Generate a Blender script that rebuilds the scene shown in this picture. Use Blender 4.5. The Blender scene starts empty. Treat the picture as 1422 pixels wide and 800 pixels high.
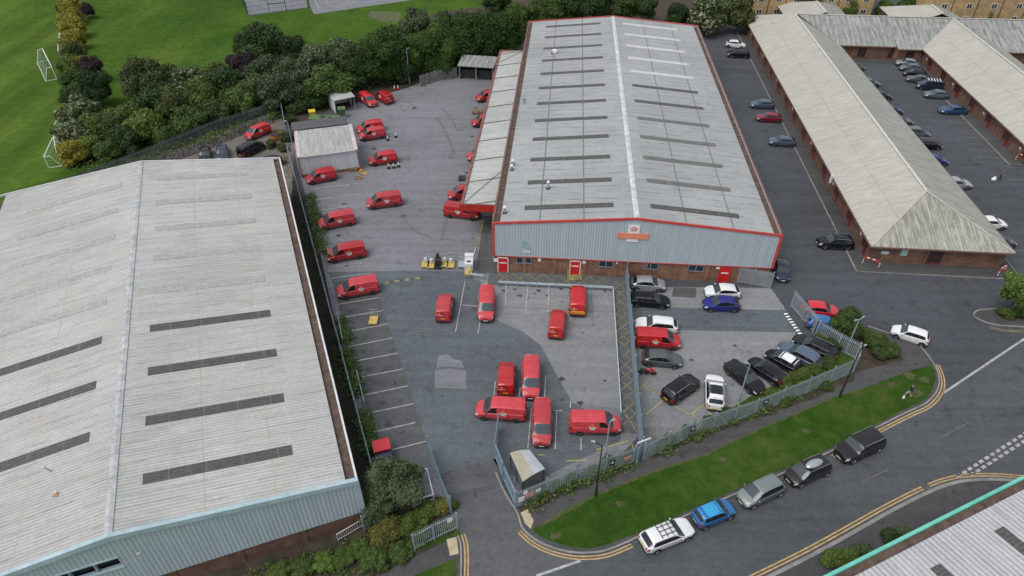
import bpy, bmesh, math, random
from mathutils import Vector, Matrix
R = math.radians
PI = math.pi
random.seed(11)
S = bpy.context.scene
C = S.collection

# ------------------------------------------------------------------ survey helpers (photo pixel -> ground metres)
CAMH = 52.0; FPX = 950.0; CX, CY = 711.0, 400.0
TH = math.atan(766.0/950.0)
def ray(px, py):
    u = -(py-CY)
    return Vector((px-CX, FPX*math.cos(TH)+u*math.sin(TH), -FPX*math.sin(TH)+u*math.cos(TH)))
def at(px, py, z=0.0):
    d = ray(px, py); t = (z-CAMH)/d.z
    return (d.x*t, d.y*t)
def mpp(px, py, z=0.0):           # metres per pixel at that ground point
    d = ray(px, py); t = (z-CAMH)/d.z
    return d.length*t/ math.hypot(FPX, math.hypot(px-CX, py-CY))
class Frame:                       # a building's own axes: u to the right, v away; a = heading in degrees
    def __init__(s, a, u0=0, v0=0):
        s.a = R(a); s.u0 = u0; s.v0 = v0
        s.c = math.cos(s.a); s.s = math.sin(s.a)
    def world(s, x, y):
        u = x+s.u0; v = y+s.v0
        return (u*s.c+v*s.s, -u*s.s+v*s.c)
    def loc(s, X, Y):
        return (X*s.c-Y*s.s-s.u0, X*s.s+Y*s.c-s.v0)
    def at(s, px, py, z=0.0):
        return s.loc(*at(px, py, z))
    def face(s, px, py, y):        # point of the plane y=const seen at a pixel -> (x, z)
        d = ray(px, py)
        dl = (d.x*s.c-d.y*s.s, d.x*s.s+d.y*s.c)
        t = (y+s.v0)/dl[1]
        return (dl[0]*t-s.u0, CAMH+d.z*t)
    def side(s, px, py, x):        # plane x=const -> (y, z)
        d = ray(px, py)
        dl = (d.x*s.c-d.y*s.s, d.x*s.s+d.y*s.c)
        t = (x+s.u0)/dl[0]
        return (dl[1]*t-s.v0, CAMH+d.z*t)

# ------------------------------------------------------------------ node helpers
def mat(name, col=(.5,.5,.5), rough=.8, metal=0., coat=0., spec=.4):
    m = bpy.data.materials.new(name); m.use_nodes = True
    b = m.node_tree.nodes['Principled BSDF']
    b.inputs['Base Color'].default_value = (*col, 1)
    b.inputs['Roughness'].default_value = rough
    b.inputs['Metallic'].default_value = metal
    b.inputs['Coat Weight'].default_value = coat
    b.inputs['Coat Roughness'].default_value = .08
    b.inputs['Specular IOR Level'].default_value = spec
    return m
class NT:
    def __init__(s, m):
        s.m = m; s.t = m.node_tree; s.b = s.t.nodes['Principled BSDF']
    def n(s, ty, **kw):
        x = s.t.nodes.new(ty)
        for k, v in kw.items(): setattr(x, k, v)
        return x
    def l(s, a, b): s.t.links.new(a, b)
    def put(s, sock, v):
        if hasattr(v, 'is_linked') or hasattr(v, 'links'): s.l(v, sock)
        else: sock.default_value = v
    def math(s, op, a, b=0., c=0.):
        x = s.n('ShaderNodeMath', operation=op)
        s.put(x.inputs[0], a); s.put(x.inputs[1], b); s.put(x.inputs[2], c)
        return x.outputs[0]
    def co(s):
        tc = s.n('ShaderNodeTexCoord'); sp = s.n('ShaderNodeSeparateXYZ'); s.l(tc.outputs['Object'], sp.inputs[0])
        s.obj = tc.outputs['Object']
        return sp.outputs[0], sp.outputs[1], sp.outputs[2]
    def comb(s, x=0., y=0., z=0.):
        c = s.n('ShaderNodeCombineXYZ')
        for i, v in enumerate((x, y, z)): s.put(c.inputs[i], v)
        return c.outputs[0]
    def noise(s, vec, scale=1., detail=4., rough=.6, dist=0.):
        x = s.n('ShaderNodeTexNoise'); s.l(vec, x.inputs['Vector'])
        x.inputs['Scale'].default_value = scale; x.inputs['Detail'].default_value = detail
        x.inputs['Roughness'].default_value = rough; x.inputs['Distortion'].default_value = dist
        return x.outputs[0]
    def ramp(s, f, stops):
        x = s.n('ShaderNodeValToRGB'); e = x.color_ramp.elements
        while len(e) < len(stops): e.new(.5)
        for i, (p, c) in enumerate(stops):
            e[i].position = p; e[i].color = (*c, 1) if len(c) == 3 else c
        s.l(f, x.inputs[0]); return x.outputs[0]
    def mix(s, f, a, b, mode='MIX'):
        x = s.n('ShaderNodeMix', data_type='RGBA', blend_type=mode)
        s.put(x.inputs[0], f)
        for i, v in ((6, a), (7, b)):
            if isinstance(v, tuple): x.inputs[i].default_value = (*v[:3], 1)
            else: s.l(v, x.inputs[i])
        return x.outputs[2]
    def base(s, c): s.l(c, s.b.inputs['Base Color'])
    def bump(s, h, strength=.5, dist=.02):
        x = s.n('ShaderNodeBump'); x.inputs['Strength'].default_value = strength; x.inputs['Distance'].default_value = dist
        s.l(h, x.inputs['Height']); s.l(x.outputs[0], s.b.inputs['Normal'])
def grey(v, t=(1,1,1)): return (v*t[0], v*t[1], v*t[2])

def asphalt(name, c1, c2, patch=.25, tint=(1,1,1.05), crack=.6):
    m = mat(name, rough=.92, spec=.25); k = NT(m); k.co(); o = k.obj
    n1 = k.noise(o, .045, 5, .65, .6); n2 = k.noise(o, .9, 6, .7); n3 = k.noise(o, 14, 3, .8)
    f = k.math('ADD', k.math('MULTIPLY', n1, .6), k.math('MULTIPLY', n2, .4))
    c = k.ramp(f, [(.36, grey(c1, tint)), (.5, grey((c1+c2)/2, tint)), (.64, grey(c2, tint))])
    c = k.mix(.55, c, k.ramp(n3, [(.35, (.62,)*3), (.65, (1.38,)*3)]), 'MULTIPLY')
    n4 = k.noise(o, 2.2, 5, .8, .3); c = k.mix(.45, c, k.ramp(n4, [(.36, (.75,)*3), (.64, (1.25,)*3)]), 'MULTIPLY')
    sp_ = k.n('ShaderNodeTexVoronoi', feature='F1'); k.l(o, sp_.inputs['Vector']); sp_.inputs['Scale'].default_value = .42
    c = k.mix(.85, c, k.ramp(k.math('ADD', sp_.outputs['Distance'], k.math('MULTIPLY', k.noise(o, 3., 3, .6), .35)), [(.2, (.5,)*3), (.29, (1,1,1))]), 'MULTIPLY')
    # dark stains and thin crack lines
    st = k.ramp(k.noise(o, .35, 3, .5, 1.), [(.6, (1,1,1)), (.74, (.66,.66,.68))])
    c = k.mix(.8, c, st, 'MULTIPLY')
    v = k.n('ShaderNodeTexVoronoi', feature='DISTANCE_TO_EDGE'); k.l(o, v.inputs['Vector']); v.inputs['Scale'].default_value = .11
    w = k.n('ShaderNodeVectorMath', operation='ADD'); wn = k.n('ShaderNodeTexNoise'); k.l(o, wn.inputs['Vector']); wn.inputs['Scale'].default_value = .8
    k.l(o, w.inputs[0]); k.l(wn.outputs['Color'], w.inputs[1]); k.l(w.outputs[0], v.inputs['Vector'])
    cr = k.ramp(v.outputs['Distance'], [(0., (crack,)*3), (.004, (1,1,1))])
    cm_ = k.ramp(k.noise(o, .05, 2, .5), [(.5, (0,0,0)), (.6, (1,1,1))])
    c = k.mix(k.math('MULTIPLY', cm_, .7), c, cr, 'MULTIPLY')
    # long faint tyre polish streaks
    rot = k.n('ShaderNodeMapping'); k.l(o, rot.inputs[0]); rot.inputs['Rotation'].default_value = (0,0,R(25)); rot.inputs['Scale'].default_value = (.06,.9,1)
    c = k.mix(.5, c, k.ramp(k.noise(rot.outputs[0], 1., 4, .6), [(.35, (.82,)*3), (.65, (1.18,)*3)]), 'MULTIPLY')
    pt = k.n('ShaderNodeTexVoronoi', feature='F1', distance='CHEBYCHEV'); k.l(rot.outputs[0], pt.inputs['Vector']); pt.inputs['Scale'].default_value = .35
    c = k.mix(.35, c, k.ramp(k.math('FRACT', k.math('MULTIPLY', pt.outputs['Color'], 3.)), [(0., (.85,)*3), (1., (1.15,)*3)]), 'MULTIPLY')
    k.base(c); k.bump(n3, .3, .01)
    return m
def grass(name, a, b, c3, mow=0.):
    m = mat(name, rough=1., spec=.03); k = NT(m); k.co(); o = k.obj
    n1 = k.noise(o, .06, 5, .6, .4); n2 = k.noise(o, .7, 6, .75); n3 = k.noise(o, 6, 4, .8)
    f = k.math('ADD', k.math('MULTIPLY', n1, .38), k.math('ADD', k.math('MULTIPLY', n2, .42), k.math('MULTIPLY', n3, .2)))
    c = k.ramp(f, [(.4, a), (.5, b), (.61, c3)])
    if mow:
        mp = k.n('ShaderNodeMapping'); k.l(o, mp.inputs[0]); mp.inputs['Rotation'].default_value = (0,0,R(20)); mp.inputs['Scale'].default_value = (.16,.015,1)
        c = k.mix(.9 if mow == 1 else mow, c, k.ramp(k.noise(mp.outputs[0], 1., 3, .5), [(.38, (.78,)*3), (.62, (1.2,1.2,1.05))]), 'MULTIPLY')
    k.base(c); k.bump(n3, .8, .08)
    return m
def sheet_roof(name, lo, hi, tint, along='x', pitch=.15, sheet=1.05, streak=.5, moss=0., mosscol=(.08,.1,.06), rust=0., corr=.5, laps=(), light=0., lapdark=.5):
    """fibre cement / metal sheeting; ribs run along the slope axis 'along'."""
    m = mat(name, rough=.75, spec=.3); k = NT(m); x, y, z = k.co()
    a, b = (x, y) if along == 'x' else (y, x)        # a = down the slope, b = across the ribs
    idx = k.math('FLOOR', k.math('DIVIDE', b, sheet))
    wn = k.n('ShaderNodeTexWhiteNoise', noise_dimensions='2D')
    k.l(k.comb(idx, k.math('FLOOR', k.math('DIVIDE', a, 3.05))), wn.inputs['Vector'])
    st = k.noise(k.comb(k.math('MULTIPLY', a, .18), k.math('MULTIPLY', b, 2.2), z), 1., 5, .65)
    big = k.noise(k.obj, .07, 4, .6)
    f = k.math('ADD', k.math('MULTIPLY', st, streak), k.math('MULTIPLY', big, 1-streak))
    f = k.math('ADD', f, k.math('MULTIPLY', k.math('SUBTRACT', wn.outputs['Value'], .5), .08))
    c = k.ramp(f, [(.33, grey(lo, tint)), (.66, grey(hi, tint))])
    rib = k.math('SINE', k.math('MULTIPLY', b, 2*PI/pitch))
    c = k.mix(corr, c, k.ramp(k.math('MULTIPLY_ADD', rib, .5, .5), [(0., (.72,)*3), (1., (1.15,)*3)]), 'MULTIPLY')
    lap = k.math('ABSOLUTE', k.math('SUBTRACT', k.math('FRACT', k.math('DIVIDE', b, sheet)), .5))
    lapn = k.noise(k.comb(k.math('MULTIPLY', a, .5), k.math('MULTIPLY', b, .6)), 1., 2, .5)
    lf = k.math('MULTIPLY', k.math('GREATER_THAN', lap, .455), k.ramp(lapn, [(.45, (0,0,0)), (.62, (1,1,1))]))
    c = k.mix(k.math('MULTIPLY', lf, lapdark), c, grey(lo*.45, tint))
    fine = k.noise(k.obj, 3.5, 5, .75)
    c = k.mix(.5, c, k.ramp(fine, [(.3, (.72,)*3), (.7, (1.22,)*3)]), 'MULTIPLY')
    if moss:
        mo = k.noise(k.comb(k.math('MULTIPLY', a, .35), k.math('MULTIPLY', b, 1.4), 3.), 1., 6, .7)
        c = k.mix(k.math('MULTIPLY', k.ramp(mo, [(.46, (0,0,0)), (.62, (1,1,1))]), moss), c, mosscol)
    if rust:
        ru = k.noise(k.comb(k.math('MULTIPLY', a, .15), k.math('MULTIPLY', b, .5), 9.), 1., 5, .7)
        c = k.mix(k.math('MULTIPLY', k.ramp(ru, [(.5, (0,0,0)), (.7, (1,1,1))]), rust), c, (.45,.36,.24))
    for (pos, w, col) in laps:
        dl = k.math('ABSOLUTE', k.math('SUBTRACT', a, pos))
        c = k.mix(k.math('MULTIPLY', k.math('LESS_THAN', dl, w), .8), c, col)
    if light:
        lw_ = k.ramp(k.noise(k.comb(k.math('MULTIPLY', a, .3), k.math('MULTIPLY', b, 1.), 5.), 1., 4, .7), [(.4, (.1,)*3), (.6, (1,)*3)])
        c = k.mix(k.math('MULTIPLY', k.math('MULTIPLY', k.math('GREATER_THAN', lap, .42), lw_), light), c, grey(hi*1.35, tint))
    k.base(c); k.bump(rib, .5, .02)
    return m
def cladding(name, col, pitch=.32, dirt=.3):
    m = mat(name, rough=.55, spec=.4); k = NT(m); x, y, z = k.co()
    s_ = k.math('ADD', x, y)
    rib = k.math('SINE', k.math('MULTIPLY', s_, 2*PI/pitch))
    n = k.noise(k.comb(k.math('MULTIPLY', s_, 1.5), k.math('MULTIPLY', z, .15), 0.), 1., 4, .6)
    c = k.ramp(n, [(.3, tuple(v*(1-dirt) for v in col)), (.7, tuple(v*(1+dirt*.4) for v in col))])
    c = k.mix(.8, c, k.ramp(k.math('MULTIPLY_ADD', rib, .5, .5), [(0., (.8,)*3), (.35, (1,1,1)), (1., (1.06,)*3)]), 'MULTIPLY')
    k.base(c); k.bump(rib, .6, .03)
    return m
def brick(name, c1, c2, mortar, scale=1.):
    m = mat(name, rough=.9, spec=.2); k = NT(m); x, y, z = k.co()
    b = k.n('ShaderNodeTexBrick'); k.l(k.comb(k.math('ADD', x, y), z, 0.), b.inputs['Vector'])
    b.inputs['Color1'].default_value = (*c1, 1); b.inputs['Color2'].default_value = (*c2, 1); b.inputs['Mortar'].default_value = (*mortar, 1)
    b.inputs['Scale'].default_value = scale; b.inputs['Mortar Size'].default_value = .012
    b.inputs['Brick Width'].default_value = .24; b.inputs['Row Height'].default_value = .085; b.inputs['Bias'].default_value = -.2
    n = k.noise(k.obj, .8, 5, .7)
    c = k.mix(.9, b.outputs['Color'], k.ramp(n, [(.3, (.6,)*3), (.7, (1.35,)*3)]), 'MULTIPLY')
    k.base(c)
    return m
def noisy(name, lo, hi, scale=1., rough=.85, metal=0., spec=.3, detail=5):
    m = mat(name, rough=rough, metal=metal, spec=spec); k = NT(m); k.co()
    k.base(k.ramp(k.noise(k.obj, scale, detail, .7), [(.3, lo), (.7, hi)]))
    return m
def leafmat(name, dark, light, tip=None, tipamt=.0):
    m = bpy.data.materials.new(name); m.use_nodes = True; k = NT(m); t = m.node_tree
    g = k.n('ShaderNodeNewGeometry'); oi = k.n('ShaderNodeObjectInfo'); k.co()
    cl = k.noise(k.obj, 2.6, 3, .6)
    f = k.math('ADD', k.math('MULTIPLY', g.outputs['Random Per Island'], .5), k.math('MULTIPLY', cl, .5))
    c = k.ramp(f, [(.2, dark), (.5, tuple((a+b)*.42 for a, b in zip(dark, light))), (.8, light)])
    if tip:
        bl = k.noise(k.obj, 5.5, 2, .5)
        tf = k.math('MULTIPLY', k.ramp(bl, [(.5, (0,0,0)), (.56, (1,1,1))]), k.math('LESS_THAN', g.outputs['Random Per Island'], tipamt))
        c = k.mix(tf, c, tip)
    c = k.mix(1., c, k.ramp(oi.outputs['Random'], [(0., (.8,.82,.8)), (1., (1.2,1.15,1.05))]), 'MULTIPLY')
    k.base(c); k.b.inputs['Roughness'].default_value = .7; k.b.inputs['Specular IOR Level'].default_value = .25
    tr = k.n('ShaderNodeBsdfTranslucent'); k.l(c, tr.inputs[0]); mx = k.n('ShaderNodeMixShader'); mx.inputs[0].default_value = .22
    k.l(k.b.outputs[0], mx.inputs[1]); k.l(tr.outputs[0], mx.inputs[2]); k.l(mx.outputs[0], t.nodes['Material Output'].inputs[0])
    return m

M = {}
M['asphalt'] = asphalt('asphalt', .085, .118, tint=(.96,1,1.05))
M['asphalt_yard'] = asphalt('asphalt_yard', .15, .21, tint=(.98,.99,1.09))
M['asphalt_new'] = asphalt('asphalt_blue', .092, .135, tint=(.88,1.,1.12))
M['asphalt_dark'] = asphalt('asphalt_dark', .072, .108, tint=(.97,1.,1.05))
M['asphalt_bu'] = asphalt('asphalt_units', .057, .083, tint=(.92,1.,1.12))
M['road'] = asphalt('road_asphalt', .07, .1, tint=(.92,1.,1.1), crack=.85)
M['concrete'] = asphalt('yard_concrete', .175, .235, tint=(.98,1,1.03))
M['path'] = asphalt('path_asphalt', .055, .085, tint=(1,1,1.02))
M['grass_left'] = grass('field_grass', (.045,.09,.015), (.064,.115,.02), (.1,.145,.03), 1)
M['grass'] = grass('mown_grass', (.03,.072,.011), (.052,.102,.016), (.092,.13,.028), .5)
M['verge'] = grass('verge_grass', (.019,.049,.007), (.034,.074,.011), (.075,.098,.026))
M['rough_grass'] = grass('rough_grass', (.02,.04,.01), (.04,.075,.015), (.075,.1,.03))
M['dirt'] = noisy('soil', (.025,.02,.015), (.08,.062,.045), .8)
M['gapdirt'] = noisy('soil_painted_shade', (.012,.012,.01), (.045,.04,.03), .6)  # darker soil, the shade of the narrow gap put into its colour
M['gravel'] = noisy('gravel', (.09,.08,.07), (.19,.17,.15), 1.2)
M['kerb'] = noisy('kerb_concrete', (.16,.155,.15), (.3,.29,.27), .7)
M['bay_yellow'] = noisy('bay_yellow_paint', (.24,.22,.09), (.55,.47,.15), 1.5)
M['oil'] = noisy('oil_stained_tarmac', (.035,.035,.037), (.075,.075,.08), 3.)
M['track'] = noisy('tyre_polished_tarmac', (.1,.1,.106), (.165,.165,.175), 1.2)
M['white_paint'] = noisy('worn_white_paint', (.2,.2,.2), (.52,.52,.5), 1.6)
M['faint_paint'] = noisy('faded_white_paint', (.1,.1,.105), (.2,.2,.205), 1.2)
M['yellow_paint'] = noisy('worn_yellow_paint', (.3,.2,.09), (.55,.38,.18), 1.8)
M['faint_yellow'] = noisy('faded_yellow_paint', (.11,.105,.08), (.34,.29,.12), .9)
M['bump_yellow'] = noisy('worn_bump_yellow', (.14,.13,.1), (.33,.28,.17), 2.)
M['brick'] = brick('red_brick', (.34,.15,.09), (.16,.08,.055), (.15,.125,.105))
M['brick_dark'] = brick('brown_brick', (.2,.095,.065), (.12,.06,.045), (.1,.085,.075))
M['brick_buff'] = brick('buff_brick', (.5,.34,.16), (.42,.28,.13), (.35,.27,.17))
M['clad'] = cladding('grey_cladding', (.42,.49,.53), dirt=.12)
M['clad_white'] = cladding('pale_cladding', (.6,.63,.66), .25, dirt=.15)
M['clad_red'] = cladding('red_cladding', (.5,.03,.02), .25)
M['fascia_red'] = noisy('red_fascia', (.42,.045,.04), (.55,.09,.075), .5, .5)
M['gutter_red'] = noisy('weathered_red_gutter', (.13,.055,.05), (.33,.125,.11), 1.)
M['gutter_dark'] = noisy('gutter_lining', (.05,.035,.03), (.15,.1,.08), 1.5)
M['trim_blue'] = noisy('pale_blue_trim', (.27,.38,.42), (.44,.55,.6), .7, .5)
M['trim_teal'] = noisy('teal_trim', (.1,.4,.33), (.18,.54,.45), .6, .5)
M['trim_white'] = noisy('white_trim', (.5,.5,.52), (.68,.68,.7), .8, .6)
M['trim_brown'] = noisy('brown_fascia', (.13,.075,.06), (.24,.14,.115), .8, .6)
M['brick_unit'] = brick('brown_unit_brick', (.25,.125,.08), (.13,.072,.053), (.12,.1,.085))
M['roof_main'] = sheet_roof('grey_sheet_roof', .27, .38, (.96,1,1.0), 'x', .33, 1.52, .45, corr=.3, lapdark=.85, laps=[(5.45,.09,(.12,.13,.13)), (10.6,.09,(.12,.13,.13)), (22.4,.09,(.14,.15,.15)), (27.9,.09,(.14,.15,.15))])
M['roof_left'] = sheet_roof('pale_sheet_roof', .33, .48, (1,1,.98), 'x', .31, 1.05, .5, corr=.6, rust=.2, lapdark=.6, laps=[(23.7,.05,(.4,.33,.22)), (28.7,.05,(.42,.34,.22)), (11.1,.05,(.42,.34,.24)), (6.1,.05,(.42,.34,.24))])
M['roof_right'] = sheet_roof('grey_ribbed_roof', .36, .48, (.98,1,1.02), 'x', .42, 1.2, .5, corr=.9)
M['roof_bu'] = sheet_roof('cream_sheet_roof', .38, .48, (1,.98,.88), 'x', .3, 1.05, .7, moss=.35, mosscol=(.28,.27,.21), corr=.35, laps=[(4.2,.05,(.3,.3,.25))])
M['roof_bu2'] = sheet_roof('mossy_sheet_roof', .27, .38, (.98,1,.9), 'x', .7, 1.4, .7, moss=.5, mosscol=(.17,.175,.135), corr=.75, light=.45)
M['roof_bu3'] = sheet_roof('mossy_front_roof', .24, .42, (1,.99,.85), 'y', .35, .9, .8, moss=.75, mosscol=(.15,.15,.115), corr=.6, light=.6)
M['roof_bu4'] = sheet_roof('stained_cross_roof', .2, .36, (.97,1,.95), 'y', .35, 1.05, .8, moss=.7, mosscol=(.12,.13,.12), corr=.4, light=.75)
M['roof_canopy'] = sheet_roof('canopy_sheet', .35, .5, (.97,1,.97), 'x', .3, 1.5, .5, moss=.25, mosscol=(.2,.2,.16), corr=.25)
M['roof_shed'] = sheet_roof('shed_sheet', .3, .48, (.97,1,.95), 'y', .25, .9, .8, moss=.45, mosscol=(.2,.21,.17), corr=.5)
M['ridge'] = noisy('pale_ridge_cap', (.34,.36,.38), (.66,.68,.69), 1.3)
M['ridge_cream'] = noisy('cream_ridge_cap', (.42,.41,.36), (.6,.59,.53), 1.3)
M['ridge_blue'] = noisy('blue_grey_ridge_cap', (.24,.25,.26), (.52,.53,.54), 1.5)
def vanpaint(name, c, rough, coat):
    m = mat(name, c, rough, 0., coat); k = NT(m); x, y, z = k.co(); oi = k.n('ShaderNodeObjectInfo')
    n = k.noise(k.obj, 1.1, 4, .6); cc = k.ramp(n, [(.3, tuple(v*.86 for v in c)), (.7, tuple(min(1, v*1.12+.006) for v in c))])
    cc = k.mix(1., cc, k.ramp(oi.outputs['Random'], [(0., (.8,.8,.8)), (1., (1.15,1.3,1.3))]), 'MULTIPLY')
    d = k.math('ADD', k.math('MULTIPLY', z, -1.6), k.math('ADD', .62, k.math('MULTIPLY', k.noise(k.obj, 4., 4, .7), .9))); d = k.math('MULTIPLY', k.ramp(d, [(.3, (0,0,0)), (.75, (1,1,1))]), .55)
    k.base(k.mix(d, cc, (.2,.15,.12))); return m
def skymat(name, lo, hi):
    m = mat(name, rough=.6, spec=.4); k = NT(m); x, y, z = k.co()
    n = k.noise(k.comb(k.math('MULTIPLY', x, 1.3), k.math('MULTIPLY', y, 3.), z), 1.4, 6, .8)
    rib = k.math('SINE', k.math('MULTIPLY', y, 2*PI/.3))
    c = k.ramp(n, [(.3, grey(lo*.75, (1,.97,.94))), (.7, grey(hi*1.2, (1,.97,.94)))])
    jn = k.math('LESS_THAN', k.math('FRACT', k.math('DIVIDE', x, 2.65)), .03); c = k.mix(k.math('MULTIPLY', jn, .5), c, grey(min(hi*2.2, hi+.09))); c = k.mix(.6, c, k.ramp(k.math('MULTIPLY_ADD', rib, .5, .5), [(0., (.7,)*3), (1., (1.2,)*3)]), 'MULTIPLY')
    k.base(c); k.bump(rib, .5, .02); return m
M['skylight'] = skymat('grimy_rooflight', .055, .1)
M['skylight_mid'] = skymat('grey_rooflight', .1, .16)
M['skylight_faded'] = skymat('weathered_rooflight', .3, .4)
M['skylight_white'] = skymat('new_white_rooflight', .47, .6)
M['glass_unused'] = mat('window_glass', (.012,.015,.018), .06, spec=.6)
M['car_glass'] = mat('car_glass', (.01,.013,.016), .05, spec=.55)
M['bw_glass'] = mat('building_glass', (.03,.035,.04), .1, spec=.5)
M['door_red'] = noisy('red_door_paint', (.48,.015,.012), (.62,.03,.025), .8, .5)
M['dark_red_frame'] = noisy('dark_red_joinery', (.11,.022,.02), (.2,.045,.035), 1., .6)
M['white'] = mat('white_paint', (.75,.75,.74), .5)
M['sign_orange'] = mat('orange_red_panel', (.74,.24,.14), .5)
M['faded_gold'] = mat('faded_gold_letters', (.78,.42,.22), .5)
M['red_plain'] = mat('red_plain', (.6,.03,.03), .5)
M['gold'] = mat('gold_paint', (.75,.5,.08), .4)
M['galv'] = noisy('galvanised_steel', (.28,.34,.38), (.42,.48,.52), 2., .5, .25)
M['galv_dark'] = noisy('dull_dark_steel', (.1,.12,.13), (.2,.22,.23), 2., .6, .2)
M['screen_glass'] = mat('windscreen_glass_painted_sky', (.045,.058,.066), .08, spec=.6)  # paler than car_glass, the sky's reflection put into the base colour
M['galv_blue'] = noisy('blue_grey_steel', (.2,.29,.36), (.32,.42,.49), 2., .5, .2)
M['rail_blue'] = noisy('pale_blue_rail', (.35,.45,.53), (.6,.66,.7), 1.5, .5)
M['black_steel'] = mat('black_steel', (.02,.02,.022), .5)
M['dark_plastic'] = mat('dark_plastic', (.03,.03,.032), .6)
M['tyre'] = mat('tyre_rubber', (.015,.015,.016), .85)
M['rim'] = mat('alloy_rim', (.4,.41,.42), .35, .7)
M['rim_dark'] = mat('steel_rim', (.12,.12,.12), .45, .5)
M['headlight'] = mat('headlight_glass', (.62,.64,.66), .12, spec=.8)
M['tail'] = mat('tail_lens', (.35,.01,.012), .2, spec=.6)
M['plate_white'] = mat('white_plate', (.7,.7,.68), .5)
M['plate_yellow'] = mat('yellow_plate', (.75,.5,.05), .5)
M['hivis'] = mat('hi_vis_yellow', (.8,.62,.03), .5)
M['wood'] = noisy('weathered_wood', (.14,.1,.06), (.34,.25,.15), 1.5)
M['yellow_steel'] = noisy('yellow_base', (.4,.28,.07), (.62,.47,.15), 2., .6)
M['concrete_wall'] = noisy('weathered_concrete', (.1,.1,.095), (.3,.3,.28), .9)
M['stone'] = noisy('stone_bank', (.035,.033,.03), (.12,.11,.1), 2.6)
M['bark'] = noisy('bark', (.05,.04,.03), (.12,.1,.08), 6.)
M['net'] = mat('white_net', (.5,.55,.52), .8)
M['skin'] = mat('skin', (.5,.3,.22), .6)
M['tactile'] = noisy('buff_tactile_paving', (.33,.28,.17), (.5,.44,.3), 1.2)
M['court'] = noisy('court_surface', (.15,.155,.17), (.2,.205,.22), .3)
def cm(name, c, rough=.32, coat=.6, metal=0.):
    M['paint_'+name] = mat('paint_'+name, c, rough, metal, coat)
cm('white_car', (.72,.73,.74)); cm('black_car', (.006,.006,.008), .22, .25)
cm('silver', (.4,.42,.44), .35, .6, .5); cm('grey_car', (.09,.1,.105), .35, .6, .3); cm('blue_bright', (.012,.13,.36)); cm('navy', (.012,.02,.05)); cm('royal_blue', (.015,.02,.17))
cm('slate', (.12,.16,.19), .35, .6, .3); cm('dark_red', (.2,.01,.015)); cm('red_car', (.55,.02,.03)); cm('green_grey', (.2,.24,.23), .35, .6, .4); cm('brown_black', (.013,.011,.013), .28, .35); cm('blue_roof', (.03,.3,.58))
cm('blue_grey', (.09,.13,.19), .35, .6, .3); cm('mid_blue', (.015,.06,.15)); cm('deep_blue', (.03,.05,.11))
for nm_, c_, r_, ct_ in (('van_red', (.44,.012,.016), .38, .6), ('van_red_faded', (.47,.035,.045), .48, .4)): M['paint_'+nm_] = vanpaint('paint_'+nm_, c_, r_, ct_)
L_ = {}
L_['dark'] = leafmat('dark_leaves', (.014,.03,.01), (.075,.13,.04))
L_['conifer'] = leafmat('cypress_leaves', (.014,.035,.008), (.085,.16,.032))
L_['mid'] = leafmat('green_leaves', (.022,.048,.012), (.13,.2,.05))
L_['bright'] = leafmat('bright_leaves', (.035,.075,.014), (.19,.3,.07))
L_['yellow'] = leafmat('yellow_leaves', (.07,.08,.012), (.5,.44,.07))
L_['olive'] = leafmat('olive_leaves', (.024,.04,.014), (.13,.165,.055))
L_['greyg'] = leafmat('grey_green_leaves', (.028,.046,.022), (.155,.205,.105))
L_['golden'] = leafmat('golden_leaves', (.04,.058,.012), (.3,.27,.07))
L_['purple'] = leafmat('purple_leaves', (.014,.01,.014), (.07,.045,.06))
L_['blossom'] = leafmat('blossom_leaves', (.02,.045,.012), (.1,.14,.045), (.42,.43,.33), .45)
L_['yolive'] = leafmat('yellow_green_leaves', (.03,.055,.012), (.17,.235,.055))
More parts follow.
